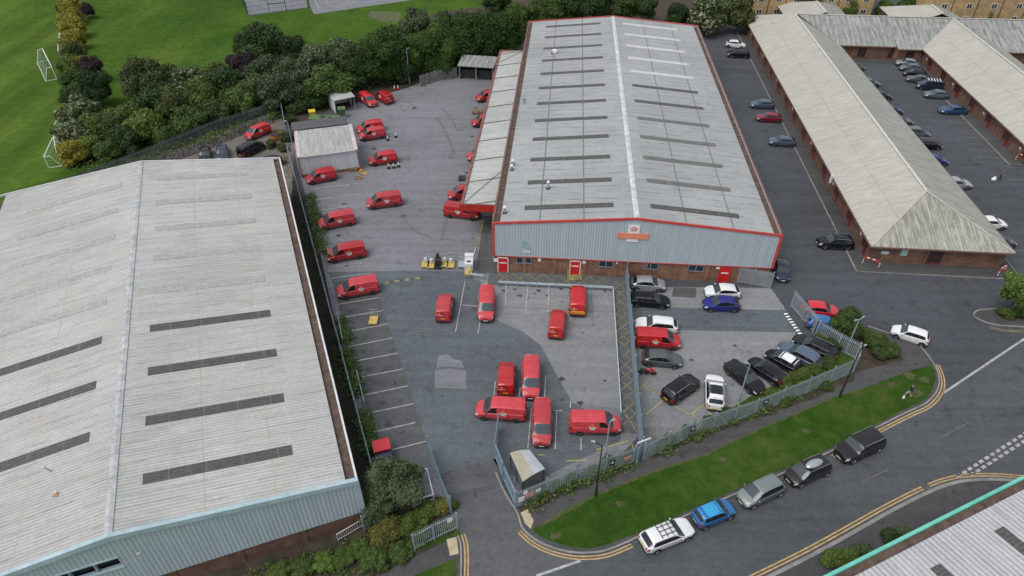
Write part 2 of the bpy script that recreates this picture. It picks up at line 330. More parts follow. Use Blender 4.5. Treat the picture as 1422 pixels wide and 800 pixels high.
# ------------------------------------------------------------------ mesh helpers
class MB:
    def __init__(s): s.v = []; s.f = []; s.m = []
    def add(s, vs, fs, mi=0):
        o = len(s.v); s.v += [tuple(v) for v in vs]; s.f += [tuple(i+o for i in f) for f in fs]; s.m += [mi]*len(fs); return s
    def box(s, c, d, rz=0., mi=0, tilt=None):
        x, y, z = d[0]/2, d[1]/2, d[2]/2
        vs = [Vector((a*x, b*y, e*z)) for e in (-1,1) for b in (-1,1) for a in (-1,1)]
        if tilt: vs = [tilt @ v for v in vs]
        if rz:
            m = Matrix.Rotation(rz, 3, 'Z'); vs = [m @ v for v in vs]
        vs = [v+Vector(c) for v in vs]
        return s.add(vs, [(0,2,3,1),(4,5,7,6),(0,1,5,4),(2,6,7,3),(0,4,6,2),(1,3,7,5)], mi)
    def bar(s, a, b, w, h=None, mi=0):      # box from point a to point b
        a = Vector(a); b = Vector(b); d = b-a; h = h or w
        q = d.to_track_quat('X', 'Z').to_matrix()
        return s.box((a+b)/2, (d.length, w, h), tilt=q, mi=mi)
    def tube(s, a, b, r, r2=None, n=8, mi=0, cap=True):
        a = Vector(a); b = Vector(b); r2 = r if r2 is None else r2
        q = (b-a).to_track_quat('Z', 'Y').to_matrix(); vs = []
        for p, rr in ((a, r), (b, r2)):
            for i in range(n):
                t = 2*PI*i/n; vs.append(p+q @ Vector((rr*math.cos(t), rr*math.sin(t), 0)))
        fs = [(i, (i+1) % n, n+(i+1) % n, n+i) for i in range(n)]
        if cap: fs += [tuple(range(n-1,-1,-1)), tuple(range(n, 2*n))]
        return s.add(vs, fs, mi)
    def prism(s, pts, z0, z1, mi=0):        # pts in xy (ccw), any outline
        n = len(pts)
        vs = [(p[0], p[1], z0) for p in pts]+[(p[0], p[1], z1) for p in pts]
        return s.add(vs, [tuple(range(n-1,-1,-1)), tuple(range(n, 2*n))]+[(i, (i+1) % n, n+(i+1) % n, n+i) for i in range(n)], mi)
    def quad(s, a, b, c, d, mi=0): return s.add([a,b,c,d], [(0,1,2,3)], mi)
    def slabq(s, a, b, c, d, t=.12, mi=0):   # sloping slab, top a b c d, thickness t downwards
        vs = [a,b,c,d]+[(p[0], p[1], p[2]-t) for p in (a,b,c,d)]
        return s.add(vs, [(0,1,2,3),(7,6,5,4)]+[(i, i+4, (i+1)%4+4, (i+1)%4) for i in range(4)], mi)
    def mesh(s, name, mats, smooth=None):
        me = bpy.data.meshes.new(name); me.from_pydata(s.v, [], s.f)
        for m in (mats if isinstance(mats, (list, tuple)) else [mats]): me.materials.append(m)
        me.polygons.foreach_set('material_index', s.m)
        me.update()
        if smooth is not None:
            me.polygons.foreach_set('use_smooth', [True]*len(me.polygons)); me.set_sharp_from_angle(angle=R(smooth))
        return me
    def build(s, name, mats, parent=None, loc=None, rz=0., smooth=None):
        return link(name, s.mesh(name, mats, smooth), parent, loc, rz)
def link(name, data, parent=None, loc=None, rz=0.):
    o = bpy.data.objects.new(name, data); C.objects.link(o)
    if parent: o.parent = parent
    if loc: o.location = loc
    if rz: o.rotation_euler = (0, 0, rz)
    return o
def tag(o, label=None, cat=None, group=None, kind=None):
    if label: o['label'] = label
    if cat: o['category'] = cat
    if group: o['group'] = group
    if kind: o['kind'] = kind
    return o
def thing(name, label, cat, loc, rz=0., group=None):
    return tag(link(name, None, None, loc if len(loc) == 3 else (*loc, 0), rz), label, cat, group)
def struct(o): o['kind'] = 'structure'; return o
def tri(me):
    bm = bmesh.new(); bm.from_mesh(me); bmesh.ops.recalc_face_normals(bm, faces=bm.faces)
    bmesh.ops.triangulate(bm, faces=bm.faces, ngon_method='EAR_CLIP'); bm.to_mesh(me); bm.free()
def area(pts): return sum(pts[i-1][0]*pts[i][1]-pts[i][0]*pts[i-1][1] for i in range(len(pts)))
def G(px): return [at(*p) for p in px]
def flat(name, pts, z, m, z0=None):
    if area(pts) < 0: pts = pts[::-1]
    b = MB()
    if z0 is None: b.add([(p[0], p[1], z) for p in pts], [tuple(range(len(pts)))])
    else: b.prism(pts, z0, z)
    o = b.build(name, m); tri(o.data)
    if z0 is None and o.data.polygons[0].normal.z < 0: o.data.flip_normals()
    return struct(o)
def smoothline(pts, n=4):
    out = []
    for i in range(len(pts)-1):
        p0 = pts[max(i-1,0)]; p1 = pts[i]; p2 = pts[i+1]; p3 = pts[min(i+2, len(pts)-1)]
        for k in range(n):
            t = k/n
            out.append(tuple(.5*((2*p1[j])+(-p0[j]+p2[j])*t+(2*p0[j]-5*p1[j]+4*p2[j]-p3[j])*t*t+(-p0[j]+3*p1[j]-3*p2[j]+p3[j])*t**3) for j in (0,1)))
    return out+[tuple(pts[-1][:2])]
def ribbon(b, pts, w, z, off=0., h=0., mi=0):
    L, Rr = [], []
    for i, p in enumerate(pts):
        a = Vector(pts[max(i-1,0)][:2]); c = Vector(pts[min(i+1,len(pts)-1)][:2]); d = (c-a).normalized(); n = Vector((-d.y, d.x))
        q = Vector(p[:2])+n*off; L.append(q+n*w/2); Rr.append(q-n*w/2)
    for i in range(len(pts)-1):
        if h == 0: b.quad((*Rr[i], z), (*Rr[i+1], z), (*L[i+1], z), (*L[i], z), mi)
        else:
            vs = [(*Rr[i], z), (*Rr[i+1], z), (*L[i+1], z), (*L[i], z)]; b.add(vs+[(v[0], v[1], z+h) for v in vs], [(0,3,2,1),(4,5,6,7),(0,1,5,4),(2,3,7,6),(1,2,6,5),(3,0,4,7)], mi)
    return b

# ------------------------------------------------------------------ ground
flat('ground', [(-1500,-300),(1500,-300),(1500,1800),(-1500,1800)], 0, M['grass'])
flat('playing_field', G([(-500,330),(0,268),(60,252),(120,225),(108,180),(100,120),(98,60),(112,0),(118,-60),(60,-200),(-600,-200)]), .004, M['grass_left'])
P_est = G([(392,215),(402,176),(440,158),(500,140),(560,124),(612,106),(690,98),(760,60),(960,40),(1000,36),(1036,22),(1422,8),(1900,40),(2300,300),(2000,1100),(560,1300),(600,900),(640,745),(622,690),(517,657),(470,470)])
flat('estate_road', P_est, .008, M['asphalt_bu'])
flat('yard_surface', G([(405,200),(470,160),(500,141),(560,124),(612,106),(690,99),(700,110),(690,300),(684,378),(872,388),(888,604),(869,625),(719,706),(700,660),(640,575),(600,600),(620,692),(540,690),(517,657),(470,470),(440,330)]), .012, M['asphalt_yard'])
flat('entrance_road', G([(622,690),(640,745),(640,1000),(745,800),(806,779),(790,768),(764,760),(726,734),(701,685),(690,637),(645,648),(610,662)]), .012, M['asphalt'])
flat('units_road', G([(972,46),(1000,38),(1036,22),(1140,30),(1282,70),(1422,60),(1900,200),(1900,420),(1402,384),(1250,470),(1200,452),(1107,430),(1085,402),(1084,380),(1070,380)]), .014, M['asphalt_bu'])
flat('main_road', G([(640,1000),(745,800),(806,779),(900,744),(1010,696),(1150,633),(1258,576),(1310,546),(1422,469),(1700,300),(2300,250),(2300,1100),(1000,1300)]), .018, M['road'])
flat('yard_patch', G([(455,378),(560,376),(640,377),(668,392),(662,432),(745,470),(795,560),(862,592),(862,612),(760,660),(700,660),(690,637),(645,648),(610,660),(570,650),(540,560),(500,440),(465,400)]), .016, M['asphalt_new'])
flat('yard_patch', G([(700,394),(853,396),(868,568),(795,560),(751,480),(700,441),(664,428)]), .020, M['concrete'])
flat('yard_patch', G([(604,514),(625,512),(647,515),(648,540),(604,539)]), .024, M['asphalt_yard'])
flat('yard_patch', G([(609,494),(622,492),(630,499),(640,501),(645,512),(627,509),(606,511)]), .024, M['asphalt_yard'])
flat('parking_bays', G([(462,392),(517,384),(533,431),(560,513),(592,613),(600,640),(560,660),(545,660),(520,640),(506,575),(483,480)]), .028, M['asphalt_dark'])
flat('staff_car_park', G([(872,398),(1070,400),(1088,425),(1107,468),(1200,483),(1192,512),(1126,543),(970,600),(893,632),(888,604)]), .016, M['concrete'])
flat('staff_car_park_patch', G([(877,426),(1092,431),(1106,462),(884,457)]), .020, M['asphalt_new'])
flat('staff_car_park_patch', G([(935,399),(967,400),(966,414),(933,412)]), .024, M['asphalt_dark'])
flat('loading_strip', G([(672,300),(686,300),(684,378),(660,384)]), .018, M['asphalt_dark'])
flat('sports_court', G([(345,22),(428,11),(420,-40),(320,-40)]), .02, M['court'])
flat('tennis_court', G([(424,-40),(430,8),(436,20),(600,-4),(640,-40)]), .024, M['court'])
flat('hatched_walkway', [Frame(4.42).world(*p) for p in ((-8,64.7),(13.5,64.7),(13.5,67.5),(-8,67.5))], .030, M['asphalt'])
flat('hatched_walkway', [Frame(4.42).world(*p) for p in ((7.3,43),(8.75,43),(8.75,64.7),(7.3,64.7))], .030, M['asphalt'])
flat('bare_patch', G([(510,22),(515,15),(556,17),(556,30),(530,30)]), .012, noisy('worn_turf', (.06,.085,.03), (.11,.11,.055), .6))
flat('far_road', G([(1205,40),(1205,-60),(1290,-60),(1285,30)]), .02, M['asphalt_bu'])
# earth under the tree belt, beside the long left warehouse, behind it
flat('tree_belt_soil', G([(118,250),(240,190),(380,128),(420,100),(520,60),(600,20),(720,0),(1040,-6),(1040,24),(960,42),(740,64),(690,98),(612,106),(560,124),(500,141),(440,160),(402,178),(386,170),(300,196)]), .010, M['dirt'])
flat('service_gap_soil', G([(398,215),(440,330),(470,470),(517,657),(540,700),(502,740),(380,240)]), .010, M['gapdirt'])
flat('back_yard_gravel', G([(230,226),(345,182),(386,162),(400,172),(408,215),(404,300),(200,300)]), .012, M['gravel'])
flat('front_bed_soil', G([(100,900),(150,800),(300,770),(500,700),(520,690),(540,690),(622,690),(640,745),(560,795),(500,830)]), .014, M['dirt'])
flat('front_bed_grass', G([(560,752),(636,720),(640,745),(560,772)]), .018, M['rough_grass'])
# pavements and verge, raised behind a kerb
kerbA = [(689,657),(701,684.5),(718,712),(726,734),(742.5,749),(764.5,760),(792,767),(816.7,768),(841.4,764.7),(869,753.7),(888,745),(992,699),(1090,656),(1151.7,628),(1220,592.5),(1259,573),(1286,560),(1301,542),(1303,525),(1296,506),(1277.5,482.5),(1260,472.5),(1242,466),(1220,459),(1205,454)]
kA = smoothline(G(kerbA), 4)
flat('pavement', kA+G([(1175,440),(1140,436),(1128,462),(1186,519),(1126,546),(1060,568),(960,602),(893,640),(880,646),(719,707)]), .12, M['path'], 0.)
K = MB(); ribbon(K, kA, .16, 0., -.02, .128)
verge = smoothline(G([(740,735),(784,709),(825,690),(907,655.6),(980,632),(1060,594),(1110,572.5),(1160,552.5),(1210,536),(1260,517.5),(1290,508)]), 3)
vlow = smoothline(G([(1290,508),(1298,516),(1298,528),(1294,542),(1282,557),(1256,570),(1218,589),(1150,624),(1089,652),(991,695),(886,741),(850,754),(820,762),(794,761),(768,754),(750,746),(740,735)]), 3)
def ragged(p, st, j):
    out = []
    for i in range(len(p)):
        a = Vector(p[i]); c = Vector(p[(i+1) % len(p)]); n = max(1, int((c-a).length/st)); nn = Vector((-(c-a).y, (c-a).x)).normalized() if (c-a).length > 0 else Vector((0,0))
        for k in range(n): q = a+(c-a)*k/n+nn*random.uniform(-j, j); out.append((q.x, q.y))
    return out
flat('grass_verge', ragged(verge+vlow[1:-1], .35, .07), .126, M['verge'])
M['bare_earth'] = noisy('bare_earth', (.035,.055,.012), (.1,.095,.045), 2.5)
for (x, y, r) in [(1262,522,.55),(1283,528,.4),(1270,548,.5),(1238,535,.3),(1005,640,.25),(860,700,.3),(770,745,.3),(1120,600,.25)]:
    c_ = at(x, y); flat('bare_patch', [(c_[0]+r*(1+.5*random.uniform(-1,1))*1.5*math.cos(t/14*2*PI), c_[1]+r*(1+.5*random.uniform(-1,1))*math.sin(t/14*2*PI)) for t in range(14)], .132, M['bare_earth'])
flat('worn_edge', ragged([at(*p) for p in ((745,730),(825,688),(907,654),(980,631),(1060,593),(1160,551.5),(1160,553.5),(1060,596),(980,634),(907,658),(825,692),(748,735))], .3, .08), .13, M['bare_earth'])
flat('planted_border', G([(719,706),(800,673),(880,643),(880,652),(800,683),(726,716)]), .130, M['dirt'])
flat('planted_border', G([(899,634),(1000,592),(1060,567),(1126,545),(1186,519),(1186,530),(1126,556),(1040,585),(960,615),(905,640)]), .130, M['dirt'])
flat('planted_border', G([(1128,462),(1150,441),(1205,456),(1240,490),(1256,500),(1186,519)]), .130, M['dirt'])
flat('planted_border', G([(960,602),(1048,548),(1128,512),(1170,490),(1150,470),(1186,480),(1186,519),(1126,546),(1060,567)]), .134, M['rough_grass'])
flat('tactile_paving', G([(723,713),(733,708),(741,724),(737,736),(729,728)]), .134, M['tactile'])
# lower right pavement
kerbB = [(1040,812),(1057.5,804),(1124,771),(1189,735),(1238,707.5),(1287,683),(1319,671),(1352,666),(1417,667.5),(1600,690)]
kB = smoothline(G(kerbB), 4)
flat('pavement', kB+G([(1600,900),(1100,900)]), .12, M['path'], 0.)
ribbon(K, kB, .3, 0., -.12, .126)
# island top right
kerbC = [(1560,425),(1422,428),(1390,429.5),(1362,431),(1354,434),(1352,438),(1357,443),(1371,449),(1390,453),(1422,455),(1560,470)]
kC = smoothline(G(kerbC), 4)
flat('pavement', kC, .12, M['path'], 0.); ribbon(K, kC, .16, 0., 0., .128)
flat('planted_border', G([(1378,430),(1390,444),(1440,446),(1440,430)]), .130, M['dirt'])
# pavement lower left
kerbD = [(636,745),(640,760),(640,800),(634,860),(620,1000)]
kD = smoothline(G(kerbD), 3)
flat('pavement', kD+G([(480,1000),(520,805),(560,782)]), .12, M['path'], 0.); ribbon(K, kD, .16, 0., 0., .128)
flat('grass_verge', G([(634,776),(634,800),(620,900),(560,900),(575,800)]), .126, M['verge'])
flat('tactile_paving', G([(620,750),(634,747),(637,770),(625,773)]), .130, M['tactile'])
FB = Frame(5.0)
def fbw(u, v): return FB.world(u, v)
flat('pavement', [fbw(36.9,71.2),fbw(56.6,71.2),fbw(56.6,144),fbw(80,144),fbw(80,164),fbw(36.9,164)], .12, M['path'], 0.)
flat('pavement', [fbw(68.9,101),fbw(74,101),fbw(74,146),fbw(68.9,146)], .124, M['path'], 0.)
ribbon(K, [fbw(36.9,164),fbw(36.9,71.2),fbw(56.6,71.2),fbw(56.6,80)], .15, 0., 0., .128)
ribbon(K, [fbw(68.9,146),fbw(68.9,101)], .15, 0., 0., .128)
struct(K.build('kerb', M['kerb']))
# painted markings
W = MB(); F = MB(); BY = MB(); Y = MB(); FY = MB()
def ln(b, p, q, w=.1, z=.038): ribbon(b, [at(*p), at(*q)], w, z)
for p, q in [((476.5,441),(533,431.5)),((481.5,461),(539,450)),((483,482),(545,469.5)),((494,501.7),(552.7,490.7)),((496,525),(559.6,512.7)),((507,548.7),(567,536)),((507,575),(574,561)),((515,601.5),(577,587)),((544,625),(592,613)),((469,423),(526,413.5)),((460,387),(515,379.6)),((456.5,371.5),(509,363.4)),((432.5,278.5),(500,270)),((435.5,262.6),(503,254)),((437,293),(491,286))]:
    ln(W, p, q, .11)
for p, q in [((452,340),(498.5,333)),((444,325),(490,317)),((500,141),(545,165)),((540,128),(580,150)),((565,122),(602,139)),((575,117),(615,132)),((628,112),(632,120)),((640,112),(650,108)),((615,332),(660,338)),((575,444),(596,445)),((555,463),(600,466)),((602,392),(640,377))]:
    ln(F, p, q, .1)
for p, q in [((645.7,391),(632.6,461.5)),((675.4,392),(664,463)),((702.7,394),(701.6,425)),((733,396),(730,436)),((762,397),(761,434)),((792,434),(792,447)),((688,530),(686,549)),((722.5,538),(721,551)),((757.7,522),(756,555)),((738,568),(733,622)),((768,570),(781.6,571)),((773,570.6),(771,624)),((792,557),(792,566.6)),((806.8,608.6),(806.8,625.7)),((641,424),(664,425.5))]:
    ln(W, p, q, .1)
for p, q in [((792,398),(792,434)),((821,399),(823,454)),((690,426),(852,434)),((880,428),(929.5,429.5))]:
    ln(F, p, q, .1)
for p, q in [((890,535),(909,546.6)),((897,576),(921,556)),((921,556),(965,580)),((958.4,577),(975.5,563)),((890,540),(900,531)),((975.5,563),(1000,590)),((930,537),(945,530)),((828,625),(873,612.5)),((786,640.6),(815,639)),((747,632),(757,632))]:
    ln(BY, p, q, .1)
# hatched walkways of yellow diamonds
FM = Frame(4.42)
def zig(b, u0, u1, v0, v1, step, z, w=.09):
    horiz = (u1-u0) > (v1-v0); n = int(((u1-u0) if horiz else (v1-v0))/step)
    for i in range(n):
        for s in (0, 1):
            if horiz: a = (u0+i*step, v1 if s else v0); c = (u0+(i+1)*step, v0 if s else v1)
            else: a = (u1 if s else u0, v0+i*step); c = (u0 if s else u1, v0+(i+1)*step)
            ribbon(b, [FM.world(*a), FM.world(*c)], w, z)
zig(FY, -7., 7.2, 65.2, 67.2, 1.9, .036); zig(FY, 7.35, 8.7, 44., 67., 1.5, .037); zig(FY, 9.2, 13., 64.5, 67., 1.9, .036)
ribbon(FY, [at(872,600),at(885,640)], .1, .036); ribbon(FY, [at(866,570),at(884,600)], .1, .036); ribbon(FY, [at(672,305),at(661,346)], .25, .038)
# road edge lines
ribbon(W, [at(745,800),at(806,779)], .22, .03); ribbon(W, [at(1310,546),at(1440,459)], .22, .03)
dash = [((1197,669),(1233,652.6)),((1308,607),(1345,587))]
for p, q in dash: ln(F, p, q, .06, .03)
for k in range(14):
    for a, b_ in (((1329,662.5),(1422,603)), ((1347.5,660.5),(1422,613))):
        t0 = k/12.; t1 = (k+.62)/12.
        if a[0] > 1340: t0 = k/9.4; t1 = (k+.62)/9.4
        ln(W, (a[0]+(b_[0]-a[0])*t0, a[1]+(b_[1]-a[1])*t0), (a[0]+(b_[0]-a[0])*t1, a[1]+(b_[1]-a[1])*t1), .28, .03)
for off in (.3, .56):
    ribbon(Y, smoothline(G(kerbA[4-1:12]), 4)[:-6], .13, .03, -off)
    ribbon(Y, smoothline(G([(1151,629.5)]+kerbA[14:20]), 4), .13, .03, -off)
    ribbon(Y, kB, .13, .03, off)
    ribbon(Y, kD, .13, .03, -off if False else off)
    ribbon(FY, [at(1373,451.5),at(1390,455.5),at(1422,457.5)], .12, .03, -off)
# units parking lines
for p, q in [((1313,169.7),(1352,171)),((1323,180),(1360,182)),((1330,189.7),(1370,192.4)),((1340,199),(1382,201.5)),((1347,208.3),(1391,211)),((1358.7,217.7),(1407,221)),((1369,228),(1422,232)),((1394,250),(1422,250)),((1044,92),(1080,94)),((1052,104),(1086,106)),((1060,121),(1094,124)),((1066,133),(1098,136)),((1082,178),(1112,180)),((1132,318),(1172,319)),((1402,348),(1440,350)),((1046,84),(1076,86)),((1057,150),(1088,152)),((1088,210),(1122,212))]:
    ln(F, p, q, .1, .03)
# speed bumps
Bm = MB(); Bk = MB()
def hump(p, q, n, w):
    a = Vector(at(*p)); c = Vector(at(*q))
    o = thing('speed_bump', None, 'speed bump', (*a, .03)); d = (c-a)/n
    for j in (0, 1):
        b = MB()
        for i in range(n):
            if i % 2 == j:
                e = Vector((d.x, d.y, 0)); s_ = e*i; nrm = Vector((-d.y, d.x, 0)).normalized()*w/2
                vs = [s_-nrm, s_+e-nrm, s_+e+nrm, s_+nrm]; top = [v*1.+Vector((0,0,.06)) for v in (s_-nrm*.5, s_+e-nrm*.5, s_+e+nrm*.5, s_+nrm*.5)]
                b.add(vs+top, [(4,5,6,7),(0,1,5,4),(1,2,6,5),(2,3,7,6),(3,0,4,7)])
        yield o, j, b
for o, j, b in hump((1091,435.6),(1113,466.5),16,.5):
    o['label'] = 'black and white striped speed bump across the staff car park entrance'; b.build('rubber_segments', M['white'] if j == 0 else M['dark_plastic'], o)
for o, j, b in hump((533,393.5),(590,385),8,.45):
    o['label'] = 'worn yellow and black speed bump lying across the delivery yard'; b.build('rubber_segments', M['bump_yellow'] if j == 0 else M['asphalt_dark'], o)
for o, j, b in hump((628,690),(686,676),8,.45):
    o['label'] = 'worn dark speed bump lying across the entrance between the open gates'; b.build('rubber_segments', M['bump_yellow'] if j == 0 and False else M['asphalt_dark'], o)
TR = MB()
for pts, w_ in (([(606,163),(616,178),(624,195),(631,214)],.35),([(613,150),(622,160),(630,172),(634,180)],.3),([(640,255),(625,290),(612,335)],.25),([(560,300),(575,320),(600,330)],.2)):
    ps_ = smoothline(G(pts), 5); ribbon(TR, [(p[0]+random.uniform(-.08,.08), p[1]+random.uniform(-.08,.08)) for p in ps_], w_, .0285)
struct(TR.build('tyre_tracks', M['track']))
OS = MB(); n_ = 0
for (x, y, r) in [(519,207,.9),(524,228,.5),(478,283,.6),(470,327,.7),(482,368,.6),(486,432,.9),(490,448,.5),(494,470,.7),(505,489,.6),(512,514,.8),(520,533,.5),(531,560,.7),(540,589,.8),(560,600,.4),(556,556,.3),(700,404,.5),(715,402,.4),(722,411,.6),(748,404,.6),(760,411,.4),(780,402,.5),(742,408,.3),(810,412,.5),(840,405,.4),(779,527,.7),(840,529,.4),(806,560,.6),(660,150,.5),(655,190,.6),(648,240,.6),(575,150,.9),(590,120,.6),(600,365,.6),(650,400,.5),(690,480,.3),(905,470,.4),(960,500,.5),(1020,480,.4),(950,530,.5),(1075,150,.4),(1090,205,.6),(1150,345,.4),(620,370,.5)]:
    c_ = at(x, y); k_ = 11; r *= .55; n_ += 1
    OS.add([(c_[0]+r*random.uniform(.35,1.2)*1.2*math.cos(t/k_*2*PI), c_[1]+r*random.uniform(.35,1.2)*math.sin(t/k_*2*PI), .0325+.0001*(n_ % 5)) for t in range(k_)], [tuple(range(k_))])
struct(OS.build('oil_stains', M['oil']))
for (p) in [((443,11),(600,-12)),((436,-2),(443,12)),((478,-30),(484,2)),]: ln(W, *p, .12, .044)
c0 = Vector(at(470,6)); 
ribbon(W, [(c0.x+3.5*math.cos(t/12*PI*2), c0.y+5*math.sin(t/12*PI*2)+3) for t in range(13)], .12, .044)
for nm, b, m in (('white_markings', W, 'white_paint'), ('faded_markings', F, 'faint_paint'), ('yellow_markings', Y, 'yellow_paint'), ('bay_markings', BY, 'bay_yellow'), ('faded_yellow_markings', FY, 'faint_yellow')):
    struct(b.build('road_markings' if nm == 'white_markings' else nm, M[m]))
# litter-free manhole covers
for (x, y) in [(658,430),(1285,676),(768,560),(1180,640),(560,300)]:
    a = at(x, y); o = MB().box((0,0,.012), (.7,.6,.02)).build('manhole_cover', M['asphalt_dark'], None, (a[0], a[1], .03), .3); struct(o)
# ------------------------------------------------------------------ buildings
def pitched(parent, x0, x1, xr, y0, y1, ze, zr, ml, mr, t=.15, name='roof'):
    a = MB().slabq((x0,y0,ze),(xr,y0,zr),(xr,y1,zr),(x0,y1,ze), t).build(name, ml, parent)
    b = MB().slabq((xr,y0,zr),(x1,y0,ze),(x1,y1,ze),(xr,y1,zr), t).build(name, mr, parent)
    return a, b
def zline(x, xr, ze, zr, half): return zr-(zr-ze)*abs(x-xr)/half
def strips(parent, ys, xa, xb, f, m, w=1.0):
    for i, y in enumerate(ys):
        mm = m[i] if isinstance(m, list) else m
        if mm is None: continue
        MB().slabq((xa,y-w/2,f(xa)+.035),(xb,y-w/2,f(xb)+.035),(xb,y+w/2,f(xb)+.035),(xa,y+w/2,f(xa)+.035), .06).build('skylight', M[mm], parent)
def window(parent, x, z, w, h, y, frame='galv_blue', panes=2, depth=.06, name='window'):
    fr = MB(); t = .07
    for (cx, cz, dx, dz) in ((0, h/2-t/2, w, t), (0, -h/2+t/2, w, t)): fr.box((x+cx, y, z+cz), (dx, depth*2, dz))
    for i in range(panes+1):
        fr.box((x-w/2+t/2+(w-t)*i/panes, y, z), (t, depth*2-.004, h-2*t))
    o = fr.build(name, M[frame], parent)
    MB().box((x, y+.0, z), (w-.02, .03, h-.02)).build('pane', M['bw_glass'], o)
    return o
def door(parent, x, y, w, h, mt='door_red', frame='white', z0=0.):
    o = MB().box((x, y, z0+h/2), (w, .08, h)).build('door', M[mt], parent)
    f = MB()
    for s in (-1, 1): f.box((x+s*(w/2+.05), y-.01, z0+h/2), (.1, .12, h+.1))
    f.box((x, y-.01, z0+h+.05), (w, .118, .1)); f.build('door_frame', M[frame], o)
    return o
def plaque(parent, x, z, w, h, y, m='white', name='notice'):
    return MB().box((x, y, z), (w, .03, h)).build(name, M[m], parent)
def lettering(txt, size, m, parent, loc, rot, ext=.004, name='lettering', align='CENTER', bold=0.):
    key = ('txt', txt, size, ext, m, bold)
    if key not in CACHE:
        cu = bpy.data.curves.new('lettering', 'FONT'); cu.body = txt; cu.size = size; cu.extrude = ext; cu.align_x = align; cu.align_y = 'CENTER'
        cu.space_line = .85; cu.offset = bold; cu.resolution_u = 2; cu.materials.append(M[m])
        to = bpy.data.objects.new('lettering', cu); C.objects.link(to); bpy.context.view_layer.update()
        CACHE[key] = bpy.data.meshes.new_from_object(to.evaluated_get(bpy.context.evaluated_depsgraph_get())); bpy.data.objects.remove(to); bpy.data.curves.remove(cu)
    o = link(name, CACHE[key], parent, loc); o.rotation_euler = rot; return o
CACHE = {}
M['orange_rust'] = noisy('rusty_plate', (.3,.12,.05), (.5,.25,.12), 3.)

# --- main warehouse with the grey gable front
XL, WD, DP = 0., 33.3, 73.2; XR = 16.65; ZE, ZR = 7.15, 8.7
FMo = Frame(4.42, -7.4, 67.5)
mw = thing('warehouse', 'long grey ribbed roof warehouse with red trim and grey gable front over brick', 'warehouse', FMo.world(0,0), -R(4.42))
roofz = lambda x: zline(x, XR, 7.3, ZR, XR-.9)
b = MB(); b.box((WD/2, .12, 1.25), (WD, .24, 2.5)); b.box((WD/2, DP-.12, 1.25), (WD, .24, 2.5)); b.box((.12, DP/2, 1.25), (.24, DP-.5, 2.5)); b.box((WD-.12, DP/2, 1.25), (.24, DP-.5, 2.5))
for i in range(1, 9): b.box((i*WD/9, -.04, 1.25), (.5, .12, 2.5))
b.build('brick_wall', M['brick'], mw)
b = MB(); gp = [(0,2.5),(WD,2.5),(WD,ZE),(XR,ZR-.15),(0,ZE)]
for y0, y1 in ((-.12,.1),(DP-.1,DP+.12)):
    vs = [(x, y0, z) for x, z in gp]+[(x, y1, z) for x, z in gp]
    b.add(vs, [(0,1,2,3,4),(9,8,7,6,5)]+[(i,(i+5),(i+1)%5+5,(i+1)%5) for i in range(5)])
b.box((-.06, DP/2, 4.9), (.12, DP-.3, 4.8)); b.box((WD+.06, DP/2, 4.9), (.12, DP-.3, 4.8))
b.build('cladding_wall', M['clad'], mw)
M['roof_main']  # ribs run down the slope
r1 = MB().slabq((.75,.05,7.3),(XR,.05,ZR),(XR,DP-.05,ZR),(.75,DP-.05,7.3)).build('roof', M['roof_main'], mw)
r2 = MB().slabq((XR,.05,ZR),(WD-.75,.05,7.3),(WD-.75,DP-.05,7.3),(XR,DP-.05,ZR)).build('roof', M['roof_main'], mw)
rf = lambda x: zline(x, XR, 7.3, ZR, XR-.75)
rc = MB().slabq((XR-.32,.0,ZR+.03),(XR,.0,ZR+.1),(XR,DP,ZR+.1),(XR-.32,DP,ZR+.03), .05); rc.slabq((XR,.0,ZR+.1),(XR+.32,.0,ZR+.03),(XR+.32,DP,ZR+.03),(XR,DP,ZR+.1), .05)
rc.build('ridge_cap', M['ridge'], mw)
ysk = [3.0+6.05*i for i in range(12)]
strips(mw, ysk, 3.5, 14.1, rf, ['skylight']*12)
strips(mw, ysk, 18.45, 29., rf, ['skylight','skylight_mid','skylight_mid','skylight_mid','skylight_mid','skylight','skylight']+['skylight_white']*5)
g = MB()
for x, s in ((.3, 1), (WD-.3, -1)):
    g.box((x, DP/2, 7.1), (.85, DP-.1, .06))
g.build('gutter', M['gutter_dark'], mw)
g = MB()
for x in (-.12, WD+.12): g.box((x, DP/2, 7.2), (.14, DP, .45))
for x in (.78, WD-.78): g.box((x, DP/2, 7.24), (.08, DP-.2, .12))
for i in range(13):
    for x in (.33, WD-.33): g.box((x, 2+i*5.8, 7.2), (.8, .08, .1))
g.build('gutter_edge', M['gutter_red'], mw)
f = MB()
for s in (0, 1):
    xa, xb = (-.2, XR) if s == 0 else (XR, WD+.2)
    za, zb = (ZE+.2, ZR+.12) if s == 0 else (ZR+.12, ZE+.2)
    for yy in (-.22, DP+.1): f.add([(xa,yy,za-.3),(xb,yy,zb-.3),(xb,yy,zb),(xa,yy,za),(xa,yy+.16,za-.3),(xb,yy+.16,zb-.3),(xb,yy+.16,zb),(xa,yy+.16,za)], [(0,1,2,3),(7,6,5,4),(3,2,6,7),(0,4,5,1),(0,3,7,4),(1,5,6,2)])
f.build('gable_fascia', M['fascia_red'], mw)
f = MB()
for x in (-.08, WD+.08): f.box((x, -.14, 4.85), (.3, .14, 4.7))
f.box((WD/2, -.14, 2.5), (WD-.6, .12, .07)); f.build('corner_trim', M['fascia_red'], mw)
